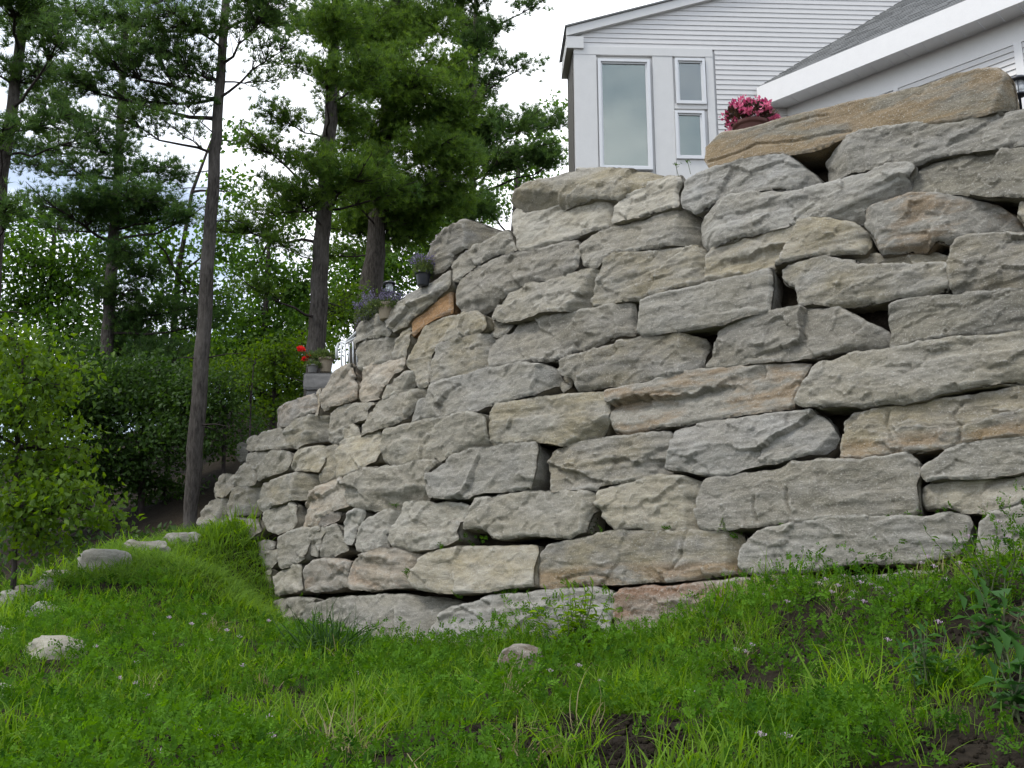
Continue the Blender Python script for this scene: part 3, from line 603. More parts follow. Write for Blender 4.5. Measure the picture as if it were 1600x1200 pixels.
tcn = N(t, 'ShaderNodeTexCoord'); n1 = N(t, 'ShaderNodeTexNoise', Scale=1.2, Detail=6.); n2 = N(t, 'ShaderNodeTexNoise', Scale=22., Detail=7., Roughness=.7)
for n in (n1, n2): t.links.new(tcn.outputs['Object'], n.inputs['Vector'])
c = mix(t, ramp(t, n1.outputs[0], [(.35, 0), (.65, 1)]), (.022, .017, .013), (.036, .029, .020))
c = mix(t, .8, c, ramp(t, n2.outputs[0], [(.3, .45), (.55, 1), (.75, 1.6)]), 'MULTIPLY')
t.links.new(c, b.inputs['Base Color']); b.inputs['Roughness'].default_value = 1; b.inputs['Specular IOR Level'].default_value = .1
bp = N(t, 'ShaderNodeBump', Strength=1., Distance=.03); t.links.new(n2.outputs[0], bp.inputs['Height']); t.links.new(bp.outputs[0], b.inputs['Normal'])
SOIL = m
setp(link('ground', mesh_np('ground', np.stack([GX.ravel(), GY.ravel(), GZ.ravel()], -1), fq), SOIL), kind='structure')

# ------------------------------------------------------------------ house
M_SIDE = plain('white_vinyl_siding', (.62, .61, .60), .45, .05, 60, .02)
M_TRIM = plain('white_trim', (.62, .615, .60), .4, .03, 50, .02)
M_WHITEP = plain('white_painted_trim', (.72, .715, .71), .4, .03, 50, .02)
M_SIDE_SHADE = plain('side_wall_painted_shade', (.10, .092, .08), .6, .1, 40, .05)  # shadow on the left side wall, put into the colour as dark taupe
M_CASE = plain('window_frame_white', (.68, .69, .70), .35)
M_CURT = plain('pale_blind', (.36, .45, .40), .8, .1, 12, .05)
M_CURT2 = plain('grey_blind', (.25, .26, .285), .8, .1, 12, .04)
M_SHIN = plain('grey_shingle', (.17, .175, .175), .9, .5, 30, .22)
def glass_mat():
    m, t, b, o = new_mat('window_glass'); gl = N(t, 'ShaderNodeBsdfGlossy', Roughness=.03); tr = N(t, 'ShaderNodeBsdfTransparent'); tr.inputs[0].default_value = (.88, .93, .9, 1)
    lw = N(t, 'ShaderNodeFresnel', IOR=1.6); ms = N(t, 'ShaderNodeMixShader')
    ma = N(t, 'ShaderNodeMath', operation='ADD'); ma.inputs[1].default_value = .08; t.links.new(lw.outputs[0], ma.inputs[0]); t.links.new(ma.outputs[0], ms.inputs[0])
    t.links.new(tr.outputs[0], ms.inputs[1]); t.links.new(gl.outputs[0], ms.inputs[2]); t.links.new(ms.outputs[0], o.inputs[0]); return m
M_GLASS = glass_mat()
ANG = math.radians(2.3); A = np.array([math.cos(ANG), math.sin(ANG), 0.]); Nf = np.array([math.sin(ANG), -math.cos(ANG), 0.])
HC = P(897, 160, 17.0); HO = np.array([HC[0], HC[1], 0.])
def fp(u, v, n=0.):
    p = ray_plane(u, v, HO + Nf * n, Nf); return float((p - HO) @ A), float(p[2])
house = empty('house', (HO[0] + 4, HO[1] + 3, 7.0), 'white sided house with grey shingled lower wing standing above the stone wall', 'house')
ZH = 6.2; AR = 9.0; DEP = 1.05
zE = fp(897, 44)[1]; aE = 0.
slope = (fp(1065, 0)[1] - fp(882, 46)[1]) / (fp(1065, 0)[0] - fp(882, 46)[0])
def zr(a): return zE + slope * a if a <= AR / 2 + .5 else zE + slope * (AR + 1 - a)
# solid wall body (behind the boards)
mb = MB(); apex = AR / 2 + .5
prof = [(0, ZH), (AR, ZH), (AR, zr(AR)), (apex, zr(apex)), (0, zr(0))]
fr = [HO + A * a - Nf * .02 + np.array([0, 0, z]) for a, z in prof]; bk = [HO + A * a - Nf * DEP + np.array([0, 0, z]) for a, z in prof]
mb.poly(fr); mb.poly(bk[::-1])
for i in range(5):
    j = (i + 1) % 5
    if i != 4: mb.poly([fr[j], fr[i], bk[i], bk[j]])
mb.build('wall', M_TRIM, house)
mb = MB(); mb.box(HO, A, Nf, .75, AR - .2, -8., -DEP + .01, ZH, zE - .05); mb.build('wall', M_TRIM, house)
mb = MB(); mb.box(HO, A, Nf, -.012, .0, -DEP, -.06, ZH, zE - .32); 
mb.build('side_wall', M_SIDE_SHADE, house)  # thin sheet over the wall body, carries the painted shade
zj = fp(1000, 76)[1]; aj = fp(1117, 160)[0]
# siding boards, one by one
expo = .100; z = ZH + .3; k = 0
while z < zr(apex) - .1:
    a0 = .10 if z > zj - .01 else aj + .035
    a1 = AR - .05
    def lim(zz):      # gable clip
        lo = 0 if zz < zE - .15 else (zz - zE + .15) / slope + .02
        return lo
    l0, l1 = max(a0, lim(z)), max(a0, lim(z + expo)); r0 = min(a1, AR + 1 - lim(z)) if z > zE else a1; r1 = min(a1, AR + 1 - lim(z + expo)) if z > zE else a1
    if r1 - l1 > .1 and z + expo > 8.6:
        mb = MB(); p = []
        def pt(a, n, zz): q = HO + A * a + Nf * n; return (q[0], q[1], zz)
        mb.hexa([pt(l0, .017, z), pt(r0, .017, z), pt(r0, -.01, z), pt(l0, -.01, z), pt(l1, .004, z + expo - .001), pt(r1, .004, z + expo - .001), pt(r1, -.01, z + expo - .001), pt(l1, -.01, z + expo - .001)])
        mb.build('siding_board', M_SIDE, house)
    z += expo
# smooth trim panels round the windows
def fbox(name, u0, v0, u1, v1, n0, n1, mat, parent=house):
    a0, z1 = fp(u0, v0, n1); a1, z0 = fp(u1, v1, n1); mb = MB(); mb.box(HO, A, Nf, a0, a1, n1, n0, z0, z1); return mb.build(name, mat, parent)
zlow = 7.0
def fboxz(name, u0, u1, z0, z1, n0, n1, mat, parent=house, vref=160):
    a0 = fp(u0, vref, n1)[0]; a1 = fp(u1, vref, n1)[0]; mb = MB(); mb.box(HO, A, Nf, a0, a1, n1, n0, z0, z1); return mb.build(name, mat, parent)
zb_hdr = fp(1000, 88)[1]
fboxz('header_board', 897.5, 1117, zb_hdr, zj, -.01, .035, M_TRIM)
fboxz('corner_board', 898, 933, zlow, zb_hdr - .004, -.01, .030, M_TRIM)
fboxz('trim_panel', 1021.5, 1053, zlow, zb_hdr - .004, -.01, .026, M_TRIM)
fboxz('trim_panel', 1105.5, 1117, zlow, zb_hdr - .004, -.01, .030, M_TRIM)
zw1 = fp(1080, 163)[1]; zw2 = fp(1080, 171)[1]; zw3 = fp(1080, 249)[1]
fboxz('trim_panel', 1053.5, 1105, zw2 + .003, zw1 - .003, -.01, .024, M_TRIM)
fboxz('trim_panel', 1053.5, 1105, zlow, zw3 - .003, -.01, .022, M_TRIM)
def window(u0, v0, u1, v1, w, blind, lab=None, zbot=None, lip=True):
    a0, z1 = fp(u0, v0, .06); a1, z0 = fp(u1, v1, .06)
    if zbot: z0 = zbot
    mb = MB()
    for (x0, x1, y0, y1) in ((a0, a1, z1 - w, z1), (a0, a1, z0, z0 + w), (a0, a0 + w, z0 + w, z1 - w), (a1 - w, a1, z0 + w, z1 - w)):
        mb.box(HO, A, Nf, x0, x1, .06, -.012, y0, y1)
    w2 = w * .55
    for (x0, x1, y0, y1) in ((a0 + w, a1 - w, z1 - w - w2, z1 - w), (a0 + w, a1 - w, z0 + w, z0 + w + w2), (a0 + w, a0 + w + w2, z0 + w + w2, z1 - w - w2), (a1 - w - w2, a1 - w, z0 + w + w2, z1 - w - w2)):
        mb.box(HO, A, Nf, x0, x1, .028, -.012, y0, y1)
    f = mb.build('window', M_CASE, house)
    if lab: f['label'] = lab
    q = w + w2
    mb = MB(); mb.box(HO, A, Nf, a0 + q, a1 - q, .008, .003, z0 + q, z1 - q); mb.build('pane', M_GLASS, f)
    mb = MB(); mb.box(HO, A, Nf, a0 + q, a1 - q, -.003, -.012, z0 + q, z1 - q); mb.build('blind', blind, f)
window(934, 91, 1020.5, 257, .052, M_CURT, 'tall narrow window with pale green blind', zbot=fp(975, 266)[1])
window(1054.5, 90, 1104.5, 162, .05, M_CURT2, 'small upper window with grey blind')
window(1054.5, 172, 1104, 248, .05, M_CURT, 'small lower window reflecting branches')
# rake board and eave box
mb = MB()
def rk(a, dz, n): q = HO + A * a + Nf * n; return (q[0], q[1], zr(a) + dz)
for (s, e) in ((-.13, apex), (apex, AR + .2)):
    mb.hexa([rk(s, -.17, .09), rk(e, -.17, .09), rk(e, -.17, -.008), rk(s, -.17, -.008), rk(s, .0, .09), rk(e, .0, .09), rk(e, .0, -.008), rk(s, .0, -.008)])
mb.build('rake_board', M_TRIM, house)
mb = MB(); zc = fp(897, 78)[1]; zt_ = zr(-.13) - .172
mb.box(HO, A, Nf, -.13, fp(911, 60)[0], .075, -DEP, zc, zt_); mb.build('eave_box', M_TRIM, house)
mb = MB()
for (s, e, D_) in ((-.16, .6, DEP), (.6, apex, 8.), (apex, AR + .25, 8.)):
    mb.hexa([rk(s, .004, .12), rk(e, .004, .12), rk(e, .004, -D_ - .1), rk(s, .004, -D_ - .1), rk(s, .035, .12), rk(e, .035, .12), rk(e, .035, -D_ - .1), rk(s, .035, -D_ - .1)])
mb.build('roof', M_SHIN, house)
# the lower wing: its eave starts on the facade and comes towards the camera
E0a, E0z = fp(1182, 138, .03); E0 = HO + A * E0a + Nf * .03 + np.array([0, 0, E0z])
dr = ray(1513, 0); tt = (E0z - CAM[2]) / dr[2]; E1 = CAM + dr * tt
de = (E1 - E0); de[2] = 0; LE = np.linalg.norm(de); de /= LE; 
ne = np.array([de[1], -de[0], 0.])
if ne @ (CAM - E0) < 0: ne = -ne
ra, rz = fp(1412, 0, .03); RD = HO + A * ra + Nf * .03 + np.array([0, 0, rz]) - E0           # line where the wing roof meets the facade
WL = LE + 4.0
up_ = np.array([0, 0, 1.])
# roof plane: rows of shingles as real overlapping tabs
inward = -ne; rd = RD - de * (RD @ de); rd = rd / np.linalg.norm(rd); skew = (RD @ de) / (RD @ rd)
mb = MB(); th = .02
rows = 26; rh = .14
rnorm = np.cross(de, rd); rnorm = rnorm if rnorm[2] > 0 else -rnorm
stf = MB(); rr = random.Random(3)
for i in range(rows):
    s0 = i * rh; x = s0 * skew - .0 + .02; 
    while x < WL:
        w = rr.uniform(.14, .30); x2 = min(x + w - .006, WL); lift = .012 + rr.uniform(0, .008)
        a_ = E0 + rd * s0 + de * x; b_ = E0 + rd * s0 + de * x2; c_ = E0 + rd * (s0 + rh + .02) + de * (x2 + rh * skew * 0); d_ = E0 + rd * (s0 + rh + .02) + de * x
        stf.poly([a_ + rnorm * lift, b_ + rnorm * lift, c_ + rnorm * .004, d_ + rnorm * .004]); stf.poly([a_ + rnorm * -.004, b_ + rnorm * -.004, b_ + rnorm * lift, a_ + rnorm * lift]); x += w
wr = MB(); top = rows * rh
q0, q1, q2, q3 = E0 + de * .0, E0 + de * WL, E0 + de * WL + rd * top, E0 + rd * top + de * top * skew
wr.hexa([q0 - rnorm * .05, q1 - rnorm * .05, q2 - rnorm * .05, q3 - rnorm * .05, q0, q1, q2, q3]); wro = wr.build('wing_roof', M_SHIN, house)
so = stf.build('shingles', M_SHIN, house); so['kind'] = 'stuff'
def wbox(name, a0, a1, n0, n1, z0, z1, mat=M_WHITEP, parent=house):
    mb = MB(); o_ = np.array([E0[0], E0[1], 0.]); mb.box(o_, de, ne, a0, a1, n1, n0, z0, z1); return mb.build(name, mat, parent)
# fascia height read on the eave's own plane
def ep(u, v, n=0.):
    p = ray_plane(u, v, E0 + ne * n, ne); return float((p - E0) @ de), float(p[2])
zf_b = ep(1400, 83)[1]; FD = E0z - zf_b
wbox('fascia', .02, WL, -.02, .03, zf_b, E0z - .005)
OV = .42
for k in range(int(WL / .30)):
    wbox('soffit_panel', .03 + k * .30, .03 + k * .30 + .292, -OV, -.022, zf_b + .03, zf_b + .045)
wz = zf_b + .03
wbox('wing_wall', .2, WL, -OV - 4.0, -OV - .03, ZH, wz)
wbox('frieze_board', .2, WL, -OV - .028, -OV, wz - .42, wz - .002)
a_v, _ = ep(1398, 125, -OV); a_r, _ = ep(1591, 80, -OV)
zs = wz - .424
wbox('trim_board', a_v - .04, a_v + .04, -OV - .028, -OV + .01, ZH, zs)
wbox('trim_board', a_r - .06, a_r + .06, -OV - .028, -OV + .01, ZH, zs)
z = zs - expo
while z > ZH + .5:
    for (s, e) in ((a_v + .043, a_r - .063), (a_r + .063, WL)):
        mb = MB(); o_ = np.array([E0[0], E0[1], 0.])
        def wp_(a, n, zz): q = o_ + de * a + ne * (n - OV); return (q[0], q[1], zz)
        mb.hexa([wp_(s, .002, z), wp_(e, .002, z), wp_(e, -.028, z), wp_(s, -.028, z), wp_(s, -.016, z + expo), wp_(e, -.016, z + expo), wp_(e, -.028, z + expo), wp_(s, -.028, z + expo)])
        mb.build('siding_board', M_SIDE, house)
    z -= expo
# garage style window between the trim boards
wa0, wz1 = ep(1338, 146, -OV); 
f = MB(); zt2 = zs - .06; o_ = np.array([E0[0], E0[1], 0.])
for (x0, x1, y0, y1) in ((wa0, a_v - .05, zt2 - .07, zt2), (wa0, wa0 + .06, zt2 - 1.1, zt2 - .07), (a_v - .11, a_v - .05, zt2 - 1.1, zt2 - .07), (wa0, a_v - .05, zt2 - 1.17, zt2 - 1.1)):
    f.box(o_, de, ne, x0, x1, -OV + .015, -OV - .028, y0, y1)
fw = f.build('window', M_CASE, house)
g_ = MB(); g_.box(o_, de, ne, wa0 + .062, a_v - .112, -OV - .008, -OV - .014, zt2 - 1.098, zt2 - .072); g_.build('pane', M_GLASS, fw)
g_ = MB(); g_.box(o_, de, ne, wa0 + .062, a_v - .112, -OV - .018, -OV - .028, zt2 - 1.098, zt2 - .072); g_.build('blind', M_CURT2, fw)

# ------------------------------------------------------------------ scattered leaves, needles, blades
def rot_to(dirs, spin):
    d = dirs / (np.linalg.norm(dirs, axis=1)[:, None] + 1e-9)
    ref = np.where(np.abs(d[:, 2:3]) < .9, np.array([[0, 0, 1.]]), np.array([[1., 0, 0]]))
    x = np.cross(ref, d); x /= np.linalg.norm(x, axis=1)[:, None]; y = np.cross(d, x)
    c, s = np.cos(spin)[:, None], np.sin(spin)[:, None]
    return np.stack([x * c + y * s, -x * s + y * c, d], -1)      # columns: local x,y,z
def inst(Pn, Rm, S, TV, TF, tint):
    """copies of a template, one array"""
    n, k = len(Pn), len(TV); S = np.asarray(S)
    S3 = S[:, None] if S.ndim == 1 else S
    V = np.einsum('nij,nkj->nki', Rm, TV[None] * (S3[:, None, :] if S3.shape[1] == 3 else S3[:, :, None])) + Pn[:, None]
    Fc = TF[None] + (np.arange(n) * k)[:, None, None]
    return V.reshape(-1, 3), Fc.reshape(-1, TF.shape[1]), np.repeat(tint, k)
def merge(parts):
    V, Fc, T = [], [], []; b = 0
    for v, f, t in parts: V.append(v); Fc.append(f + b); T.append(t); b += len(v)
    return np.concatenate(V), np.concatenate(Fc), np.concatenate(T)
def leaf_tpl(w=.5, l=1., fold=.18, droop=.15):
    V = np.array([(0, 0, 0), (-w * .42, .1 * fold + .0, l * .30), (-w * .5, fold * w, l * .55), (0, -droop * .4, l * .5), (w * .5, fold * w, l * .55), (w * .42, .1 * fold, l * .30), (0, -droop, l)], float)
    Fc = np.array([(0, 3, 1), (1, 3, 2), (2, 3, 6), (0, 5, 3), (5, 4, 3), (4, 6, 3)]); return V, Fc
def leaf4(w=.5, l=1., fold=.2):
    V = np.array([(0, 0, 0), (-w / 2, fold * w, l * .45), (0, 0, l), (w / 2, fold * w, l * .45)], float); return V, np.array([(0, 2, 1), (0, 3, 2)])
def needle_tpl(n, L=1., w=.05, spread=1.2, seed=0):
    r = np.random.default_rng(seed); V = []; Fc = []
    for i in range(n):
        th = r.uniform(0, spread); ph = r.uniform(0, 2 * math.pi); d = np.array([math.sin(th) * math.cos(ph), math.sin(th) * math.sin(ph), math.cos(th)])
        s = np.cross(d, r.normal(size=3)); s /= np.linalg.norm(s); o_ = r.normal(size=3) * .06; l = L * r.uniform(.7, 1.05)
        V += [o_ - s * w / 2, o_ + s * w / 2, o_ + d * l + np.array([0, 0, -.08])]; Fc.append((3 * i, 3 * i + 1, 3 * i + 2))
    return np.array(V), np.array(Fc)
def blade_tpl(bend=.5, w=.03, seed=0):
    V = []; r = np.random.default_rng(seed); tw = r.uniform(-.6, .6)
    K = 4
    for i in range(K + 1):
        t = i / K; an = bend * t * 1.7; y = math.sin(an) * t * .8; z = t * math.cos(an * .72); ww = w * (1 - t ** 1.6) * (.75 + .5 * min(t * 3, 1))
        c, s = math.cos(tw * t), math.sin(tw * t)
        if i < K: V += [(-ww / 2 * c, y - ww / 2 * s, z), (ww / 2 * c, y + ww / 2 * s, z)]
        else: V.append((0, y, z))
    Fc = []
    for i in range(K - 1): a = 2 * i; Fc += [(a, a + 1, a + 3), (a, a + 3, a + 2)]
    a = 2 * (K - 1); Fc.append((a, a + 1, a + 2)); return np.array(V), np.array(Fc)

M_BARK = plain('pine_bark', (.115, .095, .085), .95, 0)
def bark(name, c1, c2):
    m, t, b, o = new_mat(name); tcn = N(t, 'ShaderNodeTexCoord'); mpn = N(t, 'ShaderNodeMapping'); mpn.inputs['Scale'].default_value = (12, 12, 2.4)
    t.links.new(tcn.outputs['Object'], mpn.inputs[0]); nz_ = N(t, 'ShaderNodeTexNoise', Scale=2.2, Detail=7., Roughness=.7); t.links.new(mpn.outputs[0], nz_.inputs['Vector'])
    n2 = N(t, 'ShaderNodeTexNoise', Scale=1.3, Detail=4.); t.links.new(tcn.outputs['Object'], n2.inputs['Vector'])
    c = ramp(t, nz_.outputs[0], [(.33, [x * .35 for x in c1]), (.5, c1), (.7, c2)])
    c = mix(t, ramp(t, n2.outputs[0], [(.5, 0), (.7, .5)]), c, [x * 1.3 for x in c2])
    t.links.new(c, b.inputs['Base Color']); b.inputs['Roughness'].default_value = .95; b.inputs['Specular IOR Level'].default_value = .15
    bp = N(t, 'ShaderNodeBump', Strength=1., Distance=.06); t.links.new(nz_.outputs[0], bp.inputs['Height']); t.links.new(bp.outputs[0], b.inputs['Normal']); return m
M_BARK = bark('pine_bark', (.075, .066, .058), (.135, .122, .110)); M_BARKD = bark('dark_bark', (.055, .045, .042), (.085, .072, .068))
M_PINE = foliage('pine_needles', (.038, .090, .020), (.155, .250, .042), .45)
M_PINE2 = foliage('blue_pine_needles', (.034, .080, .024), (.125, .210, .050), .42)
M_LEAF = foliage('tree_leaves', (.040, .095, .018), (.125, .235, .035), .5)
M_LEAFB = foliage('bright_leaves', (.060, .125, .016), (.160, .250, .035), .5)
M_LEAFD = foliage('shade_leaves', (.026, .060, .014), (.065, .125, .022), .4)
NT = [needle_tpl(13, 1., .095, 1.45, s) for s in range(3)]
L4 = leaf4(.62, 1., .2); L7 = leaf_tpl(.55, 1., .2, .2)

def branch_path(a, b, sag=.0, n=5, wob=.06):
    a, b = np.asarray(a, float), np.asarray(b, float); L = np.linalg.norm(b - a); out = []
    for i in range(n + 1):
        t = i / n; p = a * (1 - t) + b * t + np.array([0, 0, sag * L * math.sin(math.pi * t)])
        if 0 < i < n: p = p + RNG.normal(size=3) * wob * L * .25
        out.append(p)
    return out
def pine(name_label, depth, trunk, plumes, mat=M_PINE, group='tall pines beside the stone wall', tuft=.17, dens=1., light=.5, bark_=M_BARK, spread=1.2, base=None, limb=.045):
    """trunk: [(u, v, width_px)] from the foot up, plumes: [(u, v, ru, rv)]"""
    pts = [P(u, v, depth) for u, v, w in trunk]; rad = [w * depth / F / 2 * .9 for u, v, w in trunk]
    foot = pts[0].copy(); gz = float(ground(foot[0], foot[1]))
    root = empty('pine_tree', (foot[0], foot[1], gz), name_label, 'tree', group)
    if foot[2] > gz - .1:
        d = pts[0] - pts[1]; k = (gz - .3 - pts[0][2]) / (d[2] - 1e-9); pts.insert(0, pts[0] + d * max(k, 0)); rad.insert(0, rad[0] * 1.15)
    # dense path for a lively outline
    q, r_ = [], []
    for i in range(len(pts) - 1):
        n = max(2, int(np.linalg.norm(pts[i + 1] - pts[i]) / .35))
        for k in range(n):
            t = k / n; q.append(pts[i] * (1 - t) + pts[i + 1] * t + RNG.normal(size=3) * .012); r_.append((rad[i] * (1 - t) + rad[i + 1] * t))
    q.append(pts[-1]); r_.append(rad[-1])
    mb = MB(); mb.tube(q, r_, 16, True, .035); mb.build('trunk', bark_, root, True)
    qa = np.array(q); br = MB(); parts = []
    for (u, v, ru, rv) in plumes:
        dd = depth + RNG.uniform(-spread * 1.5, spread * .6); c = P(u, v, dd); rx = ru * dd / F; rz = rv * dd / F; ry = max(rx * .55, .5)
        # limb leaves the trunk a little above or below its plume
        tz = c[2] - RNG.uniform(.1, .6) * (1 if abs(u - trunk[-1][0]) > 20 else 0)
        k = int(np.argmin(np.abs(qa[:, 2] - tz))); st = qa[k]
        hd = c - st; hl = math.hypot(hd[0], hd[1]) + 1e-6; outw = np.array([hd[0] / hl, hd[1] / hl, .05])
        end = c + outw * min(rx * .75, 1.6)
        pth = branch_path(st, end, -.05, 6); L = np.linalg.norm(end - st)
        br.tube(pth, [max(.008, limb * min(1, L / 3) * (1 - .8 * i / 6)) for i in range(7)], 5, False)
        pth = np.array(pth)
        ntw = int(max(7, 86 * (ru * rv) / 2800)); 
        for j in range(ntw):
            w = RNG.normal(size=3); w /= np.linalg.norm(w); w *= RNG.uniform(.2, 1.15) ** .7
            e = c + w * np.array([rx, ry, rz]); kk = int(np.clip(np.argmin(((pth - e) ** 2).sum(1)) - 1, 1, 6)); s_ = pth[kk]
            tp = branch_path(s_, e, -.04, 3, .1)
            br.tube(tp, [.010, .008, .006, .004], 3, False)
            n = int(max(4, 11 * dens * max(.5, min(1.6, np.linalg.norm(e - s_)))))
            t = RNG.uniform(.25, 1.05, n) ** .7; tpa = np.array(tp); f = np.clip(t, 0, .999) * 3; i0 = f.astype(int); pp = tpa[i0] + (tpa[np.minimum(i0 + 1, 3)] - tpa[i0]) * (f - i0)[:, None]
            pp = pp + RNG.normal(size=(n, 3)) * [.12, .12, .09]
            dr_ = (e - s_) / (np.linalg.norm(e - s_) + 1e-6) * .55 + np.array([0, 0, .62]) + RNG.normal(size=(n, 3)) * .38
            tv, tf = NT[RNG.integers(3)]
            shade = np.clip(RNG.normal(light, .16) + RNG.normal(size=n) * .12, 0, 1)
            parts.append(inst(pp, rot_to(dr_, RNG.uniform(0, 6.28, n)), RNG.uniform(.75, 1.25, n) * tuft, tv, tf, shade))
    for k in range(12):        # dead stubs on the clear part of the trunk
        i = int(RNG.integers(4, max(6, int(len(q) * .7)))); an = RNG.uniform(0, 6.28); l = RNG.uniform(.12, .75); d = np.array([math.cos(an), math.sin(an), RNG.uniform(-.3, .35)])
        br.tube([q[i] + d * r_[i] * .4, q[i] + d * (r_[i] + l * .5), q[i] + d * (r_[i] + l) + [0, 0, -.08 * l]], [.016, .010, .004], 4, False)
    br.build('branches', M_BARKD, root, True)['kind'] = 'stuff'
    V, Fc, T = merge(parts); link('crown', mesh_np('crown', V, Fc, False, T), mat, root)
    return root

pine('tall slender pine with bare grey trunk rising left of the wall end', 18.5,
     [(296,822,23),(306,700,28),(316,560,27),(326,400,24),(336,240,21),(346,100,17),(353,0,15),(362,-150,11)],
     [(250,60,95,30),(170,85,95,28),(110,118,70,26),(290,112,60,28),(215,150,85,24),(285,20,90,26),(400,15,80,24),(430,70,50,16),(205,185,60,18),(300,150,40,16),(160,20,90,26),(240,-20,120,30),(420,-30,90,30),(270,190,50,10),(420,120,45,10)], M_PINE2, dens=.9, light=.55)
pine('thick pine trunk standing behind the geranium pots', 21,
     [(493,575,33),(497,470,32),(502,380,30),(509,280,27),(516,190,24),(522,80,21),(528,0,18),(535,-120,14)],
     [(440,178,55,22),(415,215,60,16),(480,245,60,22),(430,325,60,20),(385,350,70,22),(560,262,75,24),(520,300,50,24),(470,100,45,18),(520,40,70,50),(455,30,60,26),(570,110,50,40),(395,440,50,10),(445,375,40,14),(610,290,60,24),(540,180,50,40),(540,-30,90,40),(440,285,60,14),(512,110,40,36),(500,250,50,26),(520,20,50,40),(470,300,60,24)], M_PINE, dens=1.1, light=.5)
pine('broad dense pine forking above the lavender planter', 24,
     [(580,445,44),(586,400,36),(590,330,30),(603,200,26),(615,60,22),(622,-60,18)],
     [(600,50,85,60),(670,40,60,55),(640,130,85,45),(590,190,80,40),(560,230,70,36),(680,230,75,40),(650,290,80,40),(600,330,80,36),(640,370,70,30),(720,160,55,35),(560,350,60,30),(690,300,60,40),(620,-40,100,50),(700,100,50,40),(520,390,50,18),(720,255,50,30),(550,130,50,40),(560,300,50,24),(655,180,60,50),(610,110,60,60),(590,265,60,50),(700,190,50,50),(650,330,60,40),(560,60,60,50),(720,310,40,40),(610,20,80,40)], M_PINE, dens=1.45, light=.6)
pine('pine at the right of the grove reaching toward the house', 29,
     [(735,470,15),(738,300,13),(742,120,11),(745,-40,8)],
     [(735,45,60,30),(770,100,45,12),(820,95,38,10),(720,10,60,20),(835,5,38,10),(750,190,70,30),(820,185,50,20),(865,190,36,24),(775,245,65,28),(840,235,50,24),(735,320,60,36),(780,40,30,12),(720,110,40,40),(865,245,30,16),(735,-30,80,26),(738,140,50,40),(745,70,50,40),(735,220,60,40)], M_PINE2, dens=1.2, light=.55, tuft=.23)
pine('dark pine standing far left of the slender trunk', 25,
     [(165,640,24),(168,520,22),(176,400,20),(184,280,17),(190,150,14),(196,20,10)],
     [(195,305,110,32),(95,310,90,20),(235,262,75,22),(60,225,70,20),(160,215,80,26),(275,272,45,14),(180,345,70,24),(40,250,50,18),(255,480,80,24),(200,545,90,40),(180,600,90,40),(250,560,60,40),(130,260,70,20),(120,180,60,18),(230,420,50,20),(310,500,50,20),(300,330,40,14),(100,350,60,14),(190,450,60,26),(190,395,50,26),(210,500,50,40),(60,150,60,24),(250,330,60,20)], M_PINE2, dens=1.25, light=.35)
pine('pale trunked pine cut by the left edge of the picture', 15.5,
     [(-30,640,30),(-12,450,28),(2,280,24),(18,170,21),(32,60,19),(42,-40,16),(50,-160,12)],
     [(45,35,70,26),(90,60,50,18),(40,110,60,22),(70,185,70,18),(5,200,40,20),(100,15,60,22),(20,-30,90,30),(-60,60,60,40),(-70,180,60,40),(10,330,36,20),(115,215,40,10)], M_PINE2, dens=.85, light=.5)

def leafy(name, label, depth, blobs, mat, leaf=.11, n_per=1., stem=None, group=None, cat='tree', dspread=1.5, tpl=L4, bmat=M_BARKD, droop=.3, cluster=.22, light=.5):
    """blobs: (u, v, ru, rv, count)"""
    u0, v0 = stem[0][:2]; foot = P(u0, v0, depth); gz = float(ground(foot[0], foot[1]))
    root = empty(name, (foot[0], foot[1], gz), label, cat, group); mb = MB()
    pts = [P(u, v, depth) for u, v, w in stem]; rad = [w * depth / F / 2 for u, v, w in stem]
    if pts[0][2] > gz: pts.insert(0, np.array([pts[0][0], pts[0][1], gz - .1])); rad.insert(0, rad[0] * 1.2)
    mb.tube(pts, rad, 8, True, .05); sa = np.array(pts); parts = []
    for (u, v, ru, rv, cnt) in blobs:
        dd = depth + RNG.uniform(-dspread, dspread) * .5; c = P(u, v, dd); rx, rz = ru * dd / F, rv * dd / F; ry = max(rx * .6, .4)
        ncl = max(3, int(cnt * n_per * (1.75 if depth > 26 else 1.7 if depth > 19 else 1.55) / 14)); kk = int(np.argmin(np.abs(sa[:, 2] - (c[2] - .4 * rz)))); bs = sa[kk]
        bp_ = branch_path(bs, c, .02, 4, .12); mb.tube(bp_, [.03 * leaf / .1, .025 * leaf / .1, .02 * leaf / .1, .014 * leaf / .1, .008 * leaf / .1], 4, False)
        for j in range(ncl):
            w = RNG.normal(size=3); w /= np.linalg.norm(w); w *= RNG.uniform(.1, 1.) ** .5; e = c + w * np.array([rx, ry, rz])
            if RNG.random() < .55: mb.tube(branch_path(np.array(bp_[RNG.integers(2, 5)]), e, .02, 2, .1), [.008, .006, .004], 3, False)
            n = 14; pp = e + RNG.normal(size=(n, 3)) * cluster * [1.2, 1.2, .55] * (leaf / .11) ** .5
            dr_ = RNG.normal(size=(n, 3)) * .8 + [0, 0, -droop]; sh = np.clip(RNG.normal(light, .15) + RNG.normal(size=n) * .14, 0, 1)
            R_ = rot_to(dr_, RNG.uniform(0, 6.28, n))
            parts.append(inst(pp, R_, RNG.uniform(.6, 1.25, n) * leaf, tpl[0], tpl[1], sh))
    mb.build('trunk', bmat, root, True); V, Fc, T = merge(parts); link('crown', mesh_np('crown', V, Fc, False, T), mat, root); return root
GB = 'leafy trees filling the background behind the pines'
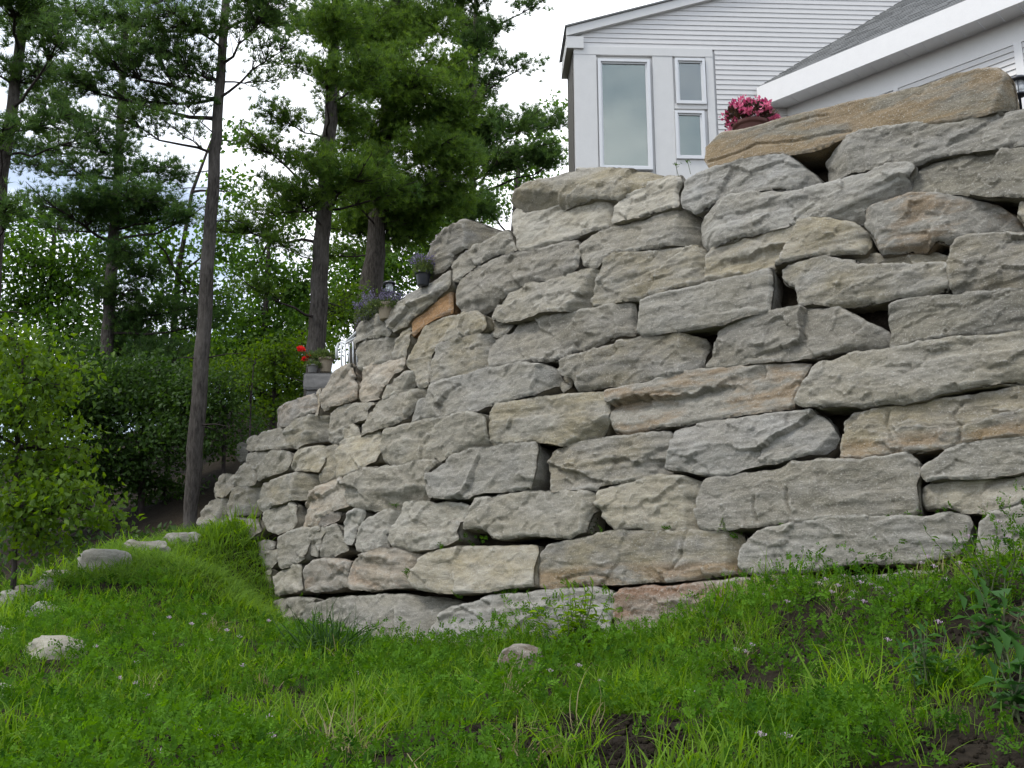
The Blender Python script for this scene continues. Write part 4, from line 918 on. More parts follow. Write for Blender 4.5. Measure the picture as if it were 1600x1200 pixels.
leafy('maple_tree', 'lacy broadleaf tree at far left with sky showing through', 27, [(40,400,80,50,900),(110,450,80,50,1000),(30,480,70,50,900),(60,340,60,30,400),(150,400,60,40,500),(120,520,70,40,800),(0,560,60,50,700)], M_LEAF, .165, stem=[(70,700,14),(75,560,12),(80,450,9),(85,360,6)], group=GB)
leafy('maple_tree', 'lacy broadleaf tree directly behind the slender pine trunk', 29, [(250,400,60,40,500),(290,460,60,50,700),(230,360,50,30,300),(350,380,50,40,400),(300,550,60,40,900),(260,600,60,40,900),(360,300,40,40,250),(370,220,40,30,160),(350,480,40,40,400),(220,520,50,40,500)], M_LEAF, .165, stem=[(262,700,14),(268,560,11),(278,430,9),(300,300,6),(330,220,4)], group=GB)
leafy('maple_tree', 'lacy broadleaf tree between the two tall pine trunks', 31, [(400,420,60,40,600),(430,460,60,40,700),(390,510,60,40,700),(450,530,60,40,800),(420,560,70,40,1000),(450,340,40,30,300),(380,560,60,40,800),(480,440,50,40,500),(350,560,50,40,700)], M_LEAF, .175, stem=[(405,720,14),(410,600,12),(415,480,9),(420,380,6)], group=GB)
leafy('maple_tree', 'mid green tree seen behind the dense pine', 34, [(560,470,60,40,900),(620,420,60,40,900),(560,420,60,50,900),(650,360,60,40,700),(700,340,60,40,700),(520,500,50,40,800),(600,490,50,30,700),(690,390,50,30,500),(470,480,40,40,500),(620,320,80,40,700),(540,330,60,50,700)], M_LEAF, .185, stem=[(600,640,18),(602,500,14),(606,380,10)], group=GB, light=.6)
leafy('maple_tree', 'tree crown showing low beside the left corner of the house', 36, [(800,260,60,40,500),(850,230,40,40,350),(760,320,60,30,500),(840,290,50,20,300),(870,170,14,20,90)], M_LEAF, .175, stem=[(800,460,14),(802,380,12),(810,260,7)], group=GB)
leafy('shrub', 'yellow green bushes behind the left end of the wall', 22.5, [(430,560,50,36,900),(400,610,55,32,900),(455,600,40,34,700),(350,590,55,36,900),(470,540,26,24,260),(420,640,50,14,350),(500,540,30,30,400),(540,470,30,40,450)], M_LEAFB, .10, stem=[(425,690,10),(428,620,8),(430,560,5)], cat='bush', light=.35)
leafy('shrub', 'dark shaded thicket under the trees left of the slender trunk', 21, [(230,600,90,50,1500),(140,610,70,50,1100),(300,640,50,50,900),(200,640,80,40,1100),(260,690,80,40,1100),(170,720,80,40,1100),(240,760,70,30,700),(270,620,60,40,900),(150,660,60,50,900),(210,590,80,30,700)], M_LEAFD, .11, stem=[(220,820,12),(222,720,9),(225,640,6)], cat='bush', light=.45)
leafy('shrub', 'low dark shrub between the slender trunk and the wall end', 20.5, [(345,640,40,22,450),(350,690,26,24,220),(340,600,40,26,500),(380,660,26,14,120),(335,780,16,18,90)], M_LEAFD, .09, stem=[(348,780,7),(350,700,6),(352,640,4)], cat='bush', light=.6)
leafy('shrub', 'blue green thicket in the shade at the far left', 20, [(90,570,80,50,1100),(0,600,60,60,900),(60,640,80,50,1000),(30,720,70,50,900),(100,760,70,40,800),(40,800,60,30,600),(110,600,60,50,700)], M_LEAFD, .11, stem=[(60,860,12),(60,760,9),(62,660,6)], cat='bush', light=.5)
leafy('leafy_shrub', 'bright leafy sapling with drooping branches at the left edge', 12.2, [(30,560,40,36,240),(70,600,50,36,280),(20,640,50,46,360),(90,665,46,30,260),(50,720,60,40,380),(120,700,34,12,90),(30,790,60,40,380),(100,770,50,26,240),(150,800,30,12,110),(170,806,26,8,70),(60,840,50,20,160),(130,575,20,12,50),(125,760,20,16,60),(15,530,30,30,160),(-50,650,50,90,500)], M_LEAFB, .095, stem=[(22,900,9),(24,800,8),(28,700,6),(34,600,4),(36,540,3)], cat='sapling', dspread=.9, tpl=L7, cluster=.17, droop=.7, light=.45)
leafy('sapling', 'thin young sapling behind the top left boulders', 19, [(400,560,30,16,80),(390,600,26,14,70)], M_LEAFB, .07, stem=[(390,690,3),(392,630,2.4),(396,570,1.6)], cat='sapling', cluster=.15, light=.5)
leafy('pale_shrub', 'small greyish flowering bush in the shade behind the slender trunk', 21.5, [(268,655,26,14,120),(190,650,20,12,60)], foliage('pale_leaves', (.10, .13, .09), (.24, .27, .20), .3), .08, stem=[(262,700,4),(264,670,3)], cat='bush', cluster=.15)

# ------------------------------------------------------------------ loose boulders
BOULD = []
def boulder(u0, v0, u1, v1, label, mk='l', seed=0, sink=1.7, group='pale boulders edging the grass slope', zadd=.03, depth=None):
    uc, vb = (u0 + u1) / 2, v1
    p = ground_hit(uc, vb)[0] if depth is None else P(uc, vb, depth)
    D = p[1]; w = (u1 - u0) * D / F; h = (v1 - v0) * D / F * .85; l = w * .7
    rs = np.random.default_rng(seed); import bmesh
    bm = bmesh.new(); bmesh.ops.create_icosphere(bm, subdivisions=4, radius=1.)
    V = np.array([v.co[:] for v in bm.verts]); Fc = np.array([[v.index for v in f.verts] for f in bm.faces]); bm.free()
    V = np.sign(V) * np.abs(V) ** .55
    for k in range(9):
        n = rs.normal(size=3); n /= np.linalg.norm(n); d = V @ n; lim = rs.uniform(.78, 1.05); V = V - np.maximum(0, d - lim)[:, None] * n
    S = np.array([w / 2, l / 2, h / 2 * (1 + sink)]); 
    nn = V / np.linalg.norm(V, axis=1)[:, None]
    V = V * S + nn * (fbm(V * 1.6 + seed * 5, 4)[:, None] * .05 + fbm(V * [5, 5, 9] + seed, 4)[:, None] * .02) * min(w, 1.2)
    me = mesh_np('boulder', V, Fc); o_ = link('boulder', me, SM[mk]); o_.location = (p[0], p[1] + l * .3, p[2] + h / 2 * (1 - sink) + zadd); BOULD.append((p[0], p[1] + l * .1, w * .5, h)); o_.rotation_euler = (0, 0, rs.uniform(-.2, .2))
    return setp(o_, label, 'boulder', group)
boulder(115,856,200,893,'largest pale boulder at the top edge of the grass slope','l',1)
boulder(184,841,262,866,'flat grey block just right of the largest edging boulder','g',2)
boulder(60,890,120,911,'low rounded rock just left of the largest edging boulder','g',3)
boulder(42,904,82,927,'small squat rock stepping down toward the left edge','g',4)
boulder(-8,924,34,944,'pale rock cut by the left edge where the grass slope begins','l',5)
boulder(18,916,52,934,'small dull stone wedged between the two leftmost edging rocks','b',16)
boulder(34,941,92,964,'pale half buried stone in the grass below the edging row','l',6)
boulder(22,1000,120,1030,'long flat white stone lying in the grass at lower left','l',7)
boulder(-30,1074,14,1094,'pale stone tip at the lowest point of the left edge','l',8)
boulder(-20,981,22,996,'narrow stone at the left edge above the long flat one','g',9)
boulder(250,832,312,852,'low stone half hidden by grass beside the slender pine','b',12)
boulder(778,1012,852,1052,'brown half buried block in the weeds below the wall','m',10, group='loose stones at the wall foot')
boulder(345,742,368,756,'mossy rock on the dark bank behind the wall end','d',13, group='rocks on the shaded bank', depth=19.5)
boulder(368,690,392,706,'weathered rock higher on the dark bank','d',14, group='rocks on the shaded bank', depth=20.5)
boulder(892,0,893,1,'x','b',15) if False else None

# ------------------------------------------------------------------ garden things on top of the wall
M_TERRA = plain('terracotta', (.12, .05, .042), .8, .2, 30, .12); M_CLAY = plain('tan_clay_pot', (.30, .25, .18), .85, .3, 30, .12)
M_WHITE = plain('white_metal', (.72, .74, .76), .35); M_BLACK = plain('black_metal', (.03, .032, .04), .35); M_CONC = plain('concrete_block', (.17, .165, .16), .95, .4, 40, .12)
M_PINK = foliage('pink_petals', (.38, .035, .11), (.80, .26, .38), .3); M_RED = foliage('red_petals', (.65, .02, .015), (.85, .06, .03), .3)
M_PURP = foliage('purple_flowers', (.12, .10, .17), (.26, .23, .34), .3); M_LILAC = foliage('pale_pink_petals', (.48, .36, .46), (.72, .60, .70), .3)
M_DKLEAF = foliage('dark_red_leaves', (.035, .02, .02), (.09, .06, .03), .3); M_GRN = foliage('herb_leaves', (.06, .10, .03), (.15, .19, .06), .35)
m, t, b, o = new_mat('lamp_glass'); b.inputs['Base Color'].default_value = (.75, .78, .8, 1); b.inputs['Roughness'].default_value = .15; b.inputs['Transmission Weight'].default_value = .6; M_LG = m
def cloud(name, mat, parent, c, r, n, size, tpl=L4, up=.5, shell=.55, flat=1., tint=(.5, .25)):
    w = RNG.normal(size=(n, 3)); w /= np.linalg.norm(w, axis=1)[:, None]; w = w * (shell + (1 - shell) * RNG.random((n, 1))); w[:, 2] = np.abs(w[:, 2]) * flat - (1 - flat) * .1
    pp = np.asarray(c) + w * np.asarray(r); dr_ = w + [0, 0, up] + RNG.normal(size=(n, 3)) * .4
    V, Fc, T = inst(pp, rot_to(dr_, RNG.uniform(0, 6.28, n)), RNG.uniform(.6, 1.3, n) * size, tpl[0], tpl[1], np.clip(RNG.normal(tint[0], tint[1], n), 0, 1))
    return link(name, mesh_np(name, V, Fc, False, T), mat, parent)
def pot(parent, c, r, h, mat):
    mb = MB(); mb.lathe(c, [(r * .68, 0), (r * .72, .01), (r * .9, h * .75), (r * .93, h * .8), (r * 1.03, h * .81), (r * 1.05, h * .98), (r * .98, h), (r * .9, h * .97), (r * .85, h * .85)], 24)
    return mb.build('pot', mat, parent, True)
# pink flowers on the long slab
c = P(1174, 206, 10.7); fpot = empty('flower_pot', c - [0, 0, .18], 'round pot overflowing with pink flowers on the long tan slab', 'potted plant')
pot(fpot, c - [0, 0, .16], .20, .25, M_TERRA)
cc = c + [0, 0, .10]
cloud('foliage', M_DKLEAF, fpot, cc, (.28, .26, .23), 650, .065, L4)
for k in range(46):
    an, el = RNG.uniform(0, 6.28), RNG.uniform(-.15, 1.35); rr_ = RNG.uniform(.82, 1.12)
    q = cc + np.array([math.cos(an) * math.cos(el) * .29, math.sin(an) * math.cos(el) * .27, math.sin(el) * .24]) * rr_
    cloud('bloom', M_PINK, fpot, q, (.055, .055, .045), int(RNG.integers(12, 26)), .042, leaf4(.75, 1., .3), shell=.3, tint=(RNG.uniform(.2, .85), .2))
cloud('bloom', M_PINK, fpot, cc - [.20, 0, .06], (.09, .12, .10), 60, .036, leaf4(.9, 1., .3), shell=.6)
cloud('bloom', M_PINK, fpot, cc + [.22, 0, -.05], (.09, .12, .08), 50, .036, leaf4(.9, 1., .3), shell=.6)
def lantern(c, s, label):
    root = empty('garden_lantern', c, label, 'garden light', 'small garden lanterns on the wall top')
    mb = MB(); mb.lathe(c, [(.012, -.35), (.012, 0), (.06 * s, 0), (.07 * s, .015)], 12); mb.build('post', M_BLACK, root, True)
    mb = MB(); mb.lathe(c + [0, 0, .016], [(.055 * s, 0), (.06 * s, .05), (.06 * s, .10 * s + .03)], 16); mb.build('lamp_glass', M_LG, root, True)
    mb = MB(); mb.lathe(c + [0, 0, .05 + .10 * s], [(.105 * s, 0), (.11 * s, .012), (.085 * s, .04 * s), (.03 * s, .055 * s), (.0 + .005, .06 * s)], 16); mb.build('lamp_cap', M_BLACK, root, True)
    for k in range(3):
        an = k * 2.1; mb = MB(); q = c + np.array([.07 * s * math.cos(an), .07 * s * math.sin(an), .012]); mb.tube([q, q + [0, 0, .045 + .10 * s]], [.005, .005], 5); mb.build('bracket', M_BLACK, root)
    return root
lantern(P(1593, 150, 9.0), .95, 'dark capped garden lantern at the right end of the long slab')
lantern(P(608, 458, 14.2), .85, 'dark capped garden lantern beside the lavender planter')
# lavender in the clay planter
c = P(603, 500, 13.9); r1 = empty('lavender_planter', c, 'clay planter with purple lavender halfway up the steps', 'potted plant', 'purple flowering plants on the wall top')
pot(r1, c, .125, .24, M_CLAY)
def spikes(parent, c, rx, h, n, mat, stem=True, size=.022, k=7):
    mb = MB(); pos = []; 
    for i in range(n):
        an = RNG.uniform(0, 6.28); rr_ = RNG.uniform(0, 1) ** .5; d = np.array([math.cos(an) * rx * rr_, math.sin(an) * rx * .7 * rr_, h * RNG.uniform(.6, 1.0)])
        s_ = np.asarray(c) + np.array([d[0] * .3, d[1] * .3, 0]); e = np.asarray(c) + d
        mb.tube([s_, (s_ + e) / 2 + [0, 0, .02], e], [.003, .0025, .002], 3, False)
        for j in range(k): pos.append(s_ + (e - s_) * (1 - .035 * j) + RNG.normal(size=3) * .008)
    mb.build('stems', M_GRN_S, parent)
    pos = np.array(pos); n = len(pos); V, Fc, T = inst(pos, rot_to(RNG.normal(size=(n, 3)) + [0, 0, .6], RNG.uniform(0, 6, n)), RNG.uniform(.7, 1.3, n) * size, *leaf4(.8, 1., .3), RNG.random(n))
    link('flowers', mesh_np('flowers', V, Fc, False, T), mat, parent)
M_GRN_S = plain('green_stems', (.09, .11, .05), .8)
spikes(r1, c + [0, 0, .12], .38, .28, 120, M_PURP, size=.022)
cloud('foliage', M_GRN, r1, c + [-.05, 0, .14], (.28, .18, .14), 500, .045)
c = P(571, 500, 14.3); r1 = empty('lavender_plant', c, 'loose purple lavender clump spilling left of the clay planter', 'plant', 'purple flowering plants on the wall top')
spikes(r1, c, .22, .28, 80, M_PURP, size=.022); cloud('foliage', M_GRN, r1, c, (.18, .15, .22), 420, .04)
cloud('flowers', M_PURP, r1, c + [0, 0, -.05], (.16, .15, .2), 120, .03)
c = P(661, 434, 13.3); r1 = empty('purple_flower_pot', c, 'dark pot with upright blue purple flowers against the corner boulder', 'potted plant', 'purple flowering plants on the wall top')
pot(r1, c - [0, 0, .12], .11, .2, M_BLACK); spikes(r1, c, .20, .36, 80, M_PURP, size=.024); cloud('foliage', M_GRN, r1, c + [0, 0, .03], (.13, .13, .26), 500, .045)
c = P(688, 372, 13.3); r1 = empty('pink_flower', c - [0, 0, .2], 'single pink bloom peeping over the corner boulder', 'flower')
mb = MB(); mb.tube([c - [0, 0, .25], c], [.004, .004], 4); mb.build('stem', M_GRN_S, r1); cloud('flowers', M_LILAC, r1, c, (.07, .05, .025), 46, .04, leaf4(.9, 1, .3), shell=.2)
cloud('flowers', M_PINK, r1, c + [.03, 0, .0], (.05, .05, .03), 30, .035, leaf4(.9, 1, .3), shell=.2)
# geraniums
c = P(509, 582, 16.0); r1 = empty('geranium_pot', c, 'tan clay pot with red geranium leaning left on the block pillar', 'potted plant')
pot(r1, c, .115, .24, M_CLAY); cloud('foliage', M_GRN, r1, c + [-.08, 0, .2], (.28, .15, .16), 420, .06)
for (u, v, s) in ((470, 548, .062), (483, 558, .03), (476, 562, .028)):
    q = P(u, v, 15.95); mb = MB(); mb.tube([c + [-.05, 0, .2], (c + q) / 2 + [0, 0, .14], q], [.004, .0035, .003], 4, False); mb.build('stem', M_GRN_S, r1)
    cloud('bloom', M_RED, r1, q, (s, s, s), 110, .035, leaf4(.9, 1, .3), shell=.4)
c = P(488, 583, 15.9); r1 = empty('trailing_plant_pot', c, 'small grey pot with trailing leaves beside the geranium', 'potted plant'); pot(r1, c, .09, .13, M_CONC); cloud('foliage', M_GRN, r1, c + [0, 0, .1], (.13, .12, .09), 200, .045)
def pix_block(u0, v0, u1, v1, D, dep, mat, parent, name='stone_block'):
    a, b_ = P(u0, v0, D), P(u1, v1, D); mb = MB(); x0, x1, z1, z0 = a[0], b_[0], a[2], b_[2]
    me = stone_mesh(name, np.array([(x0, z0), (x1, z0), (x1, z1), (x0, z1)]) - [(x0 + x1) / 2, (z0 + z1) / 2], .03, [], int(u0), depth=dep, rough=.35)
    return link(name, me, mat, parent, Matrix.Translation(((x0 + x1) / 2, D, (z0 + z1) / 2)))
c = P(493, 640, 15.85); r1 = empty('block_pillar', c, 'short pillar of two grey blocks under the geranium pots', 'pillar')
pix_block(475, 583, 520, 607, 15.75, .4, M_CONC, r1); pix_block(478, 608, 520, 650, 15.8, .35, M_CONC, r1)
# handrail of the garden steps
c = P(545, 565, 15.2); r1 = empty('handrail', c, 'white curved metal handrail at the garden steps', 'handrail')
mb = MB(); top_ = [P(526, 560, 15.4), P(526, 545, 15.4), P(529, 537, 15.4), P(534, 534, 15.4), P(541, 536, 15.3), P(556, 528, 15.1)]; mb.tube(top_, [.022] * 6, 8); mb.build('rail', M_WHITE, r1, True)
for k, (u, vt) in enumerate(((533, 536), (539, 537), (545, 536), (551, 533), (557, 530))):
    mb = MB(); mb.tube([P(u, vt, 15.3), P(u + 1, 572, 15.3)], [.013, .013], 6); mb.build('baluster', M_WHITE, r1, True)
mb = MB(); mb.tube([P(541, 534, 15.3), P(558, 518, 15.0)], [.02, .02], 8); mb.build('rail', M_WHITE, r1, True)
# seedlings on the rim
for (u, v, lab) in ((1060, 272, 'left one of two tiny seedlings growing on the wall rim below the window'), (1079, 268, 'right one of two tiny seedlings growing on the wall rim below the window')):
    c = P(u, v, 10.1); r1 = empty('seedling', c, lab, 'plant', 'seedlings on the wall rim'); mb = MB(); mb.tube([c - [0, 0, .03], c + [-.02, 0, .08], c + [-.03, 0, .11]], [.003, .003, .002], 4); mb.build('stem', M_GRN_S, r1)
    cloud('leaves', M_LEAFD, r1, c + [-.03, 0, .08], (.06, .04, .03), 9, .035, L7, tint=(.8, .2))

# ------------------------------------------------------------------ grass and weeds
M_GRASS = foliage('grass_blades', (.030, .090, .010), (.205, .345, .040), .48, .6, .10)
M_VETCH = foliage('ground_cover_leaves', (.018, .068, .006), (.120, .255, .024), .40, .7, .08)
M_DKGRASS = foliage('dark_grass_blades', (.015, .05, .010), (.05, .11, .018), .3)
M_DRY = foliage('dry_blades', (.20, .17, .08), (.34, .30, .16), .3)
BARE = [(250, 1140, 75, 24), (820, 1105, 75, 22), (900, 1150, 120, 30), (1180, 1085, 38, 26), (1490, 1175, 70, 16), (560, 1130, 26, 16), (1000, 1185, 60, 20), (393, 908, 6, 7), (610, 1180, 30, 10), (1110, 1010, 20, 10), (330, 1095, 20, 12)]
bare = np.array([[*ground_hit(u, v)[0][:2], a, b_] for u, v, a, b_ in BARE])
def project(p):
    q = p - CAM; c_, s_ = math.cos(PITCH), math.sin(PITCH); f_ = q[:, 1] * c_ + q[:, 2] * s_; up = -q[:, 1] * s_ + q[:, 2] * c_
    return 800 + F * q[:, 0] / f_, 600 - F * up / f_, f_
def bare_w(x, y):
    w = np.ones(len(x))
    for (bx, by, a, b_), (u, v, *_r) in zip(bare, BARE):
        D = by; rx = 1.25 * a * D / F; ry = b_ * D / F * 4.6
        w = np.minimum(w, smooth(np.hypot((x - bx) / rx, (y - by) / ry) + .45 * vnoise(np.stack([x * 5, y * 5, x * 0], -1)), .75, 1.25))
    for bx, by, bw, bh in BOULD: w = np.minimum(w, smooth(np.hypot((x - bx) / (bw * .8), (y - by + .12) / (bw * .4 + .22)), .7, 1.15))
    # the lower right of the slope is thinner, with soil showing between the weeds
    thin = smooth(x + .35 * vnoise(np.stack([x, y, x * 0 + 2], -1)), -.5, .4) * smooth(y, 8.2, 6.2)
    pat = smooth(fbm(np.stack([x * 3.2, y * 2.2, x * 0 + 8], -1), 3), -.45, .35)
    return w * (1 - thin * .88 * (1 - pat)) * (1 - .5 * (1 - pat))
def sites(n, ymin, ymax, power=1.4):
    """random ground points inside the viewed wedge, with a margin on both sides"""
    out = []
    tot = 0
    while tot < n:
        y = ymin + (ymax - ymin) * RNG.random(n * 2) ** power; x = (RNG.random(n * 2) * 1.36 - .68) * y
        s_, a = wsd(x, y); ok = (s_ > np.where(y > 13.2, -.30, .03))
        x, y = x[ok], y[ok]; out.append(np.stack([x, y], -1)); tot += len(x)
    p = np.concatenate(out)[:n]; return p[:, 0], p[:, 1]
def ridge(x, y):          # 1 on the grassy side of the edging boulders
    a = np.interp(x, [-14, -8.6, -7.6, -6.8, -5.8, -5.2, -4.4, 6], [9.5, 11.6, 12.6, 13.6, 14.6, 15.7, 16.4, 18]); return 1 - smooth(y - a, -.1, .35)
BT = [blade_tpl(b_, .035, i) for i, b_ in enumerate((.15, .35, .6, .9, 1.2, 1.5))]
parts = []
for i, (tv, tf) in enumerate(BT):
    x, y = sites(17000, 3.0, 16.5, 1.15); keep = (RNG.random(len(x)) < bare_w(x, y)) & (RNG.random(len(x)) < ridge(x, y))
    cl = vnoise(np.stack([x * 1.3, y * 1.3, x * 0 + 4], -1)); keep &= RNG.random(len(x)) < (.42 + .8 * cl + .5 * (y > 9))
    x, y = x[keep], y[keep]; cl = cl[keep]; z = ground(x, y); n = len(x)
    h = RNG.uniform(.07, .20, n) * (1 + .7 * cl); lush = smooth(-x, .5, 3.5) * smooth(y, 8, 12); h = h * (1 + .25 * lush) * (1 + .8 * smooth(wsd(x, y)[0], 1.3, .2) * smooth(vnoise(np.stack([x * 1.1, y * 1.1, x * 0 + 21], -1)), -.5, .5))
    dr_ = RNG.normal(size=(n, 3)) * .22 + [0, 0, 1]
    wd = np.stack([h * RNG.uniform(.75, 1.3, n) * (.8 + .05 * y), h, h], -1)
    parts.append(inst(np.stack([x, y, z - .01], -1), rot_to(dr_, RNG.uniform(0, 6.28, n)), wd, tv, tf, np.clip(.5 + .25 * cl + RNG.normal(size=n) * .2 + .25 * lush, 0, 1)))
x = RNG.uniform(-5.7, -3.0, 30000); y = RNG.uniform(12.4, 17.0, 30000); s_, _a = wsd(x, y); z = ground(x, y)
k = (s_ > -.34) & (RNG.random(len(x)) < .6 + .5 * vnoise(np.stack([x * 3, y * 3, z], -1))); x, y, z = x[k], y[k], z[k]; n = len(x); h = RNG.uniform(.14, .32, n)
parts.append(inst(np.stack([x, y, z - .02], -1), rot_to(RNG.normal(size=(n, 3)) * .3 + [.15, -.45, 1], RNG.uniform(0, 6.28, n)), np.stack([h * 1.1, h, h], -1), *BT[3], np.clip(RNG.normal(.65, .2, n), 0, 1)))
V, Fc, T = merge(parts); setp(link('grass', mesh_np('grass', V, Fc, False, T), M_GRASS), kind='stuff', label='fresh green grass covering the slope below the wall', cat='grass')
NGRASS = len(Fc)
# long tufts and dry blades
parts = []; dry = []
for i in range(520):
    x, y = sites(1, 3.2, 11, 1.0)
    if i >= 330:
        ss = RNG.uniform(4.5, 15.0); w3 = s_point(ss, 1.6, RNG.uniform(.15, .9)); x, y = np.array([w3[0]]), np.array([w3[1]])
    if bare_w(x, y)[0] < .3 and RNG.random() < .6: continue
    n = int(RNG.integers(8, 22)); H = RNG.uniform(.18, .34); px_ = x[0] + RNG.normal(size=n) * .03; py_ = y[0] + RNG.normal(size=n) * .03
    z = ground(px_, py_); tv, tf = BT[RNG.integers(1, 6)]; out_ = np.stack([px_ - x[0], py_ - y[0], np.full(n, .09)], -1) + RNG.normal(size=(n, 3)) * .012
    h = H * RNG.uniform(.6, 1.1, n); it = inst(np.stack([px_, py_, z - .01], -1), rot_to(out_, RNG.uniform(0, 6.28, n)), np.stack([h * .62, h, h], -1), tv, tf, np.clip(RNG.normal(.75, .18, n), 0, 1))
    (dry if RNG.random() < .11 else parts).append(it)
V, Fc, T = merge(parts); setp(link('grass_tufts', mesh_np('grass_tufts', V, Fc, False, T), M_GRASS), kind='stuff', label='longer arching grass tufts among the weeds', cat='grass')
V, Fc, T = merge(dry); setp(link('dry_grass', mesh_np('dry_grass', V, Fc, False, T), M_DRY), kind='stuff', label='scattered dry straw coloured blades', cat='grass')
# creeping ground cover: sprigs of paired leaflets
def sprig(nl, seed):
    r = np.random.default_rng(seed); V = []; Fc = []; lv, lf = leaf4(.52, 1., .15)
    for i in range(nl):
        t = (i // 2 + 1) / (nl / 2 + .5); side = 1 if i % 2 else -1; c_ = np.array([0, .12 * t * t, t * .8 * 1.0])
        d = np.array([side * 1., r.uniform(-.2, .3), .45]); 
        if i == nl - 1: d = np.array([0, .1, 1.])
        R_ = rot_to(d[None], np.array([math.pi / 2 + r.normal() * .5]))[0]; q = (lv * .34 * r.uniform(.85, 1.15)) @ R_.T + c_; Fc += (lf + len(V)).tolist(); V += q.tolist()
    return np.array(V), np.array(Fc)
SP = [sprig(9, s) for s in range(5)]
parts = []
for i, (tv, tf) in enumerate(SP):
    x, y = sites(12500, 3.0, 12.5, 1.05); cl = fbm(np.stack([x * 1.5, y * 1.5, x * 0 + 11], -1), 3)
    keep = (RNG.random(len(x)) < bare_w(x, y)) & (RNG.random(len(x)) < ridge(x, y)) & (RNG.random(len(x)) < .62 + .9 * cl)
    x, y, cl = x[keep], y[keep], cl[keep]; n = len(x); lift = RNG.uniform(0, .12, n) * np.clip(1 + 1.3 * cl, .15, 2.4) * (1 + 1.5 * smooth(wsd(x, y)[0], 1.4, .2) * smooth(vnoise(np.stack([x * 1.1, y * 1.1, x * 0 + 21], -1)), -.4, .5)); z = ground(x, y) + lift
    dr_ = RNG.normal(size=(n, 3)) * .8 + [0, 0, .75]
    parts.append(inst(np.stack([x, y, z], -1), rot_to(dr_, RNG.uniform(0, 6.28, n)), RNG.uniform(.045, .085, n) * (.8 + .035 * y), tv, tf, np.clip(.45 + .25 * cl + RNG.normal(size=n) * .2, 0, 1)))
V, Fc, T = merge(parts); setp(link('ground_cover', mesh_np('ground_cover', V, Fc, False, T), M_VETCH), kind='stuff', label='creeping small leaved weeds matted over the slope', cat='ground cover')
NCOV = len(Fc)
# understorey beyond the boulders
x = RNG.uniform(-16, -3.4, 9000); y = RNG.uniform(12, 30, 9000); s_, _a = wsd(x, y); k = (ridge(x, y) < .4) & (s_ > .2); x, y = x[k], y[k]; n = len(x)
parts = [inst(np.stack([x, y, ground(x, y) + RNG.uniform(0, .2, n)], -1), rot_to(RNG.normal(size=(n, 3)) + [0, 0, .6], RNG.uniform(0, 6.28, n)), RNG.uniform(.06, .15, n), *L4, np.clip(RNG.normal(.4, .2, n), 0, 1))]
x = RNG.uniform(-7, 2, 9000); y = RNG.uniform(14, 34, 9000); s_, _a = wsd(x, y); k = s_ < -3; x, y = x[k], y[k]; n = len(x)
parts.append(inst(np.stack([x, y, ground(x, y) + RNG.uniform(0, .25, n)], -1), rot_to(RNG.normal(size=(n, 3)) + [0, 0, .6], RNG.uniform(0, 6.28, n)), RNG.uniform(.06, .15, n), *L4, np.clip(RNG.normal(.5, .2, n), 0, 1)))
V, Fc, T = merge(parts); setp(link('undergrowth', mesh_np('undergrowth', V, Fc, False, T), M_LEAFD), kind='stuff', label='low dark undergrowth on the shaded forest floor', cat='undergrowth')

tv = np.array([(1, 0, 0), (0, 1, 0), (-1, 0, 0), (0, -1, 0), (0, 0, 1), (0, 0, -1)], float); tf = np.array([(0, 1, 4), (1, 2, 4), (2, 3, 4), (3, 0, 4), (1, 0, 5), (2, 1, 5), (3, 2, 5), (0, 3, 5)])
x, y = sites(26000, 3.0, 9.5, 1.0); k = RNG.random(len(x)) > bare_w(x, y) * 1.15; x, y = x[k], y[k]; n = len(x); sz = RNG.uniform(.004, .022, n) ** 1.0
V, Fc, T = inst(np.stack([x, y, ground(x, y) + sz * .3], -1), rot_to(RNG.normal(size=(n, 3)), RNG.uniform(0, 6, n)), sz[:, None] * RNG.uniform(.6, 1.3, (n, 3)), tv, tf, np.zeros(n))
setp(link('soil_clods', mesh_np('soil_clods', V, Fc, False), SOIL), kind='stuff', label='dark crumbly soil clods in the bare patches', cat='soil')
# tiny weeds rooted in the lower joints
ju = RNG.uniform(420, 1600, 700); jv = RNG.uniform(790, 960, 700); jh = wall_hit(ju, jv, 0.)
keep = []
for i in range(len(ju)):
    for (_m, pts_, _o) in STONES:
        q_ = np.array(pts_, float)
        if q_[:, 0].min() - 4 < ju[i] < q_[:, 0].max() + 4 and q_[:, 1].min() - 4 < jv[i] < q_[:, 1].max() + 4:
            d_, in_ = poly_dist(np.array([[ju[i], jv[i]]]), q_)
            if in_[0] and d_[0] > 1.5: break
    else: keep.append(i)
keep = keep[:34]; parts = []
for i in keep:
    n = int(RNG.integers(2, 7)); tv_, tf_ = SP[RNG.integers(5)]; nn_ = np.array([-.6, -.75, .5])
    parts.append(inst(jh[i] + RNG.normal(size=(n, 3)) * .02, rot_to(nn_ + RNG.normal(size=(n, 3)) * .5, RNG.uniform(0, 6, n)), RNG.uniform(.04, .09, n), tv_, tf_, np.clip(RNG.normal(.5, .2, n), 0, 1)))
if parts:
    V, Fc, T = merge(parts); setp(link('joint_weeds', mesh_np('joint_weeds', V, Fc, False, T), M_VETCH), kind='stuff', label='tiny weeds sprouting from the lower wall joints', cat='weeds')
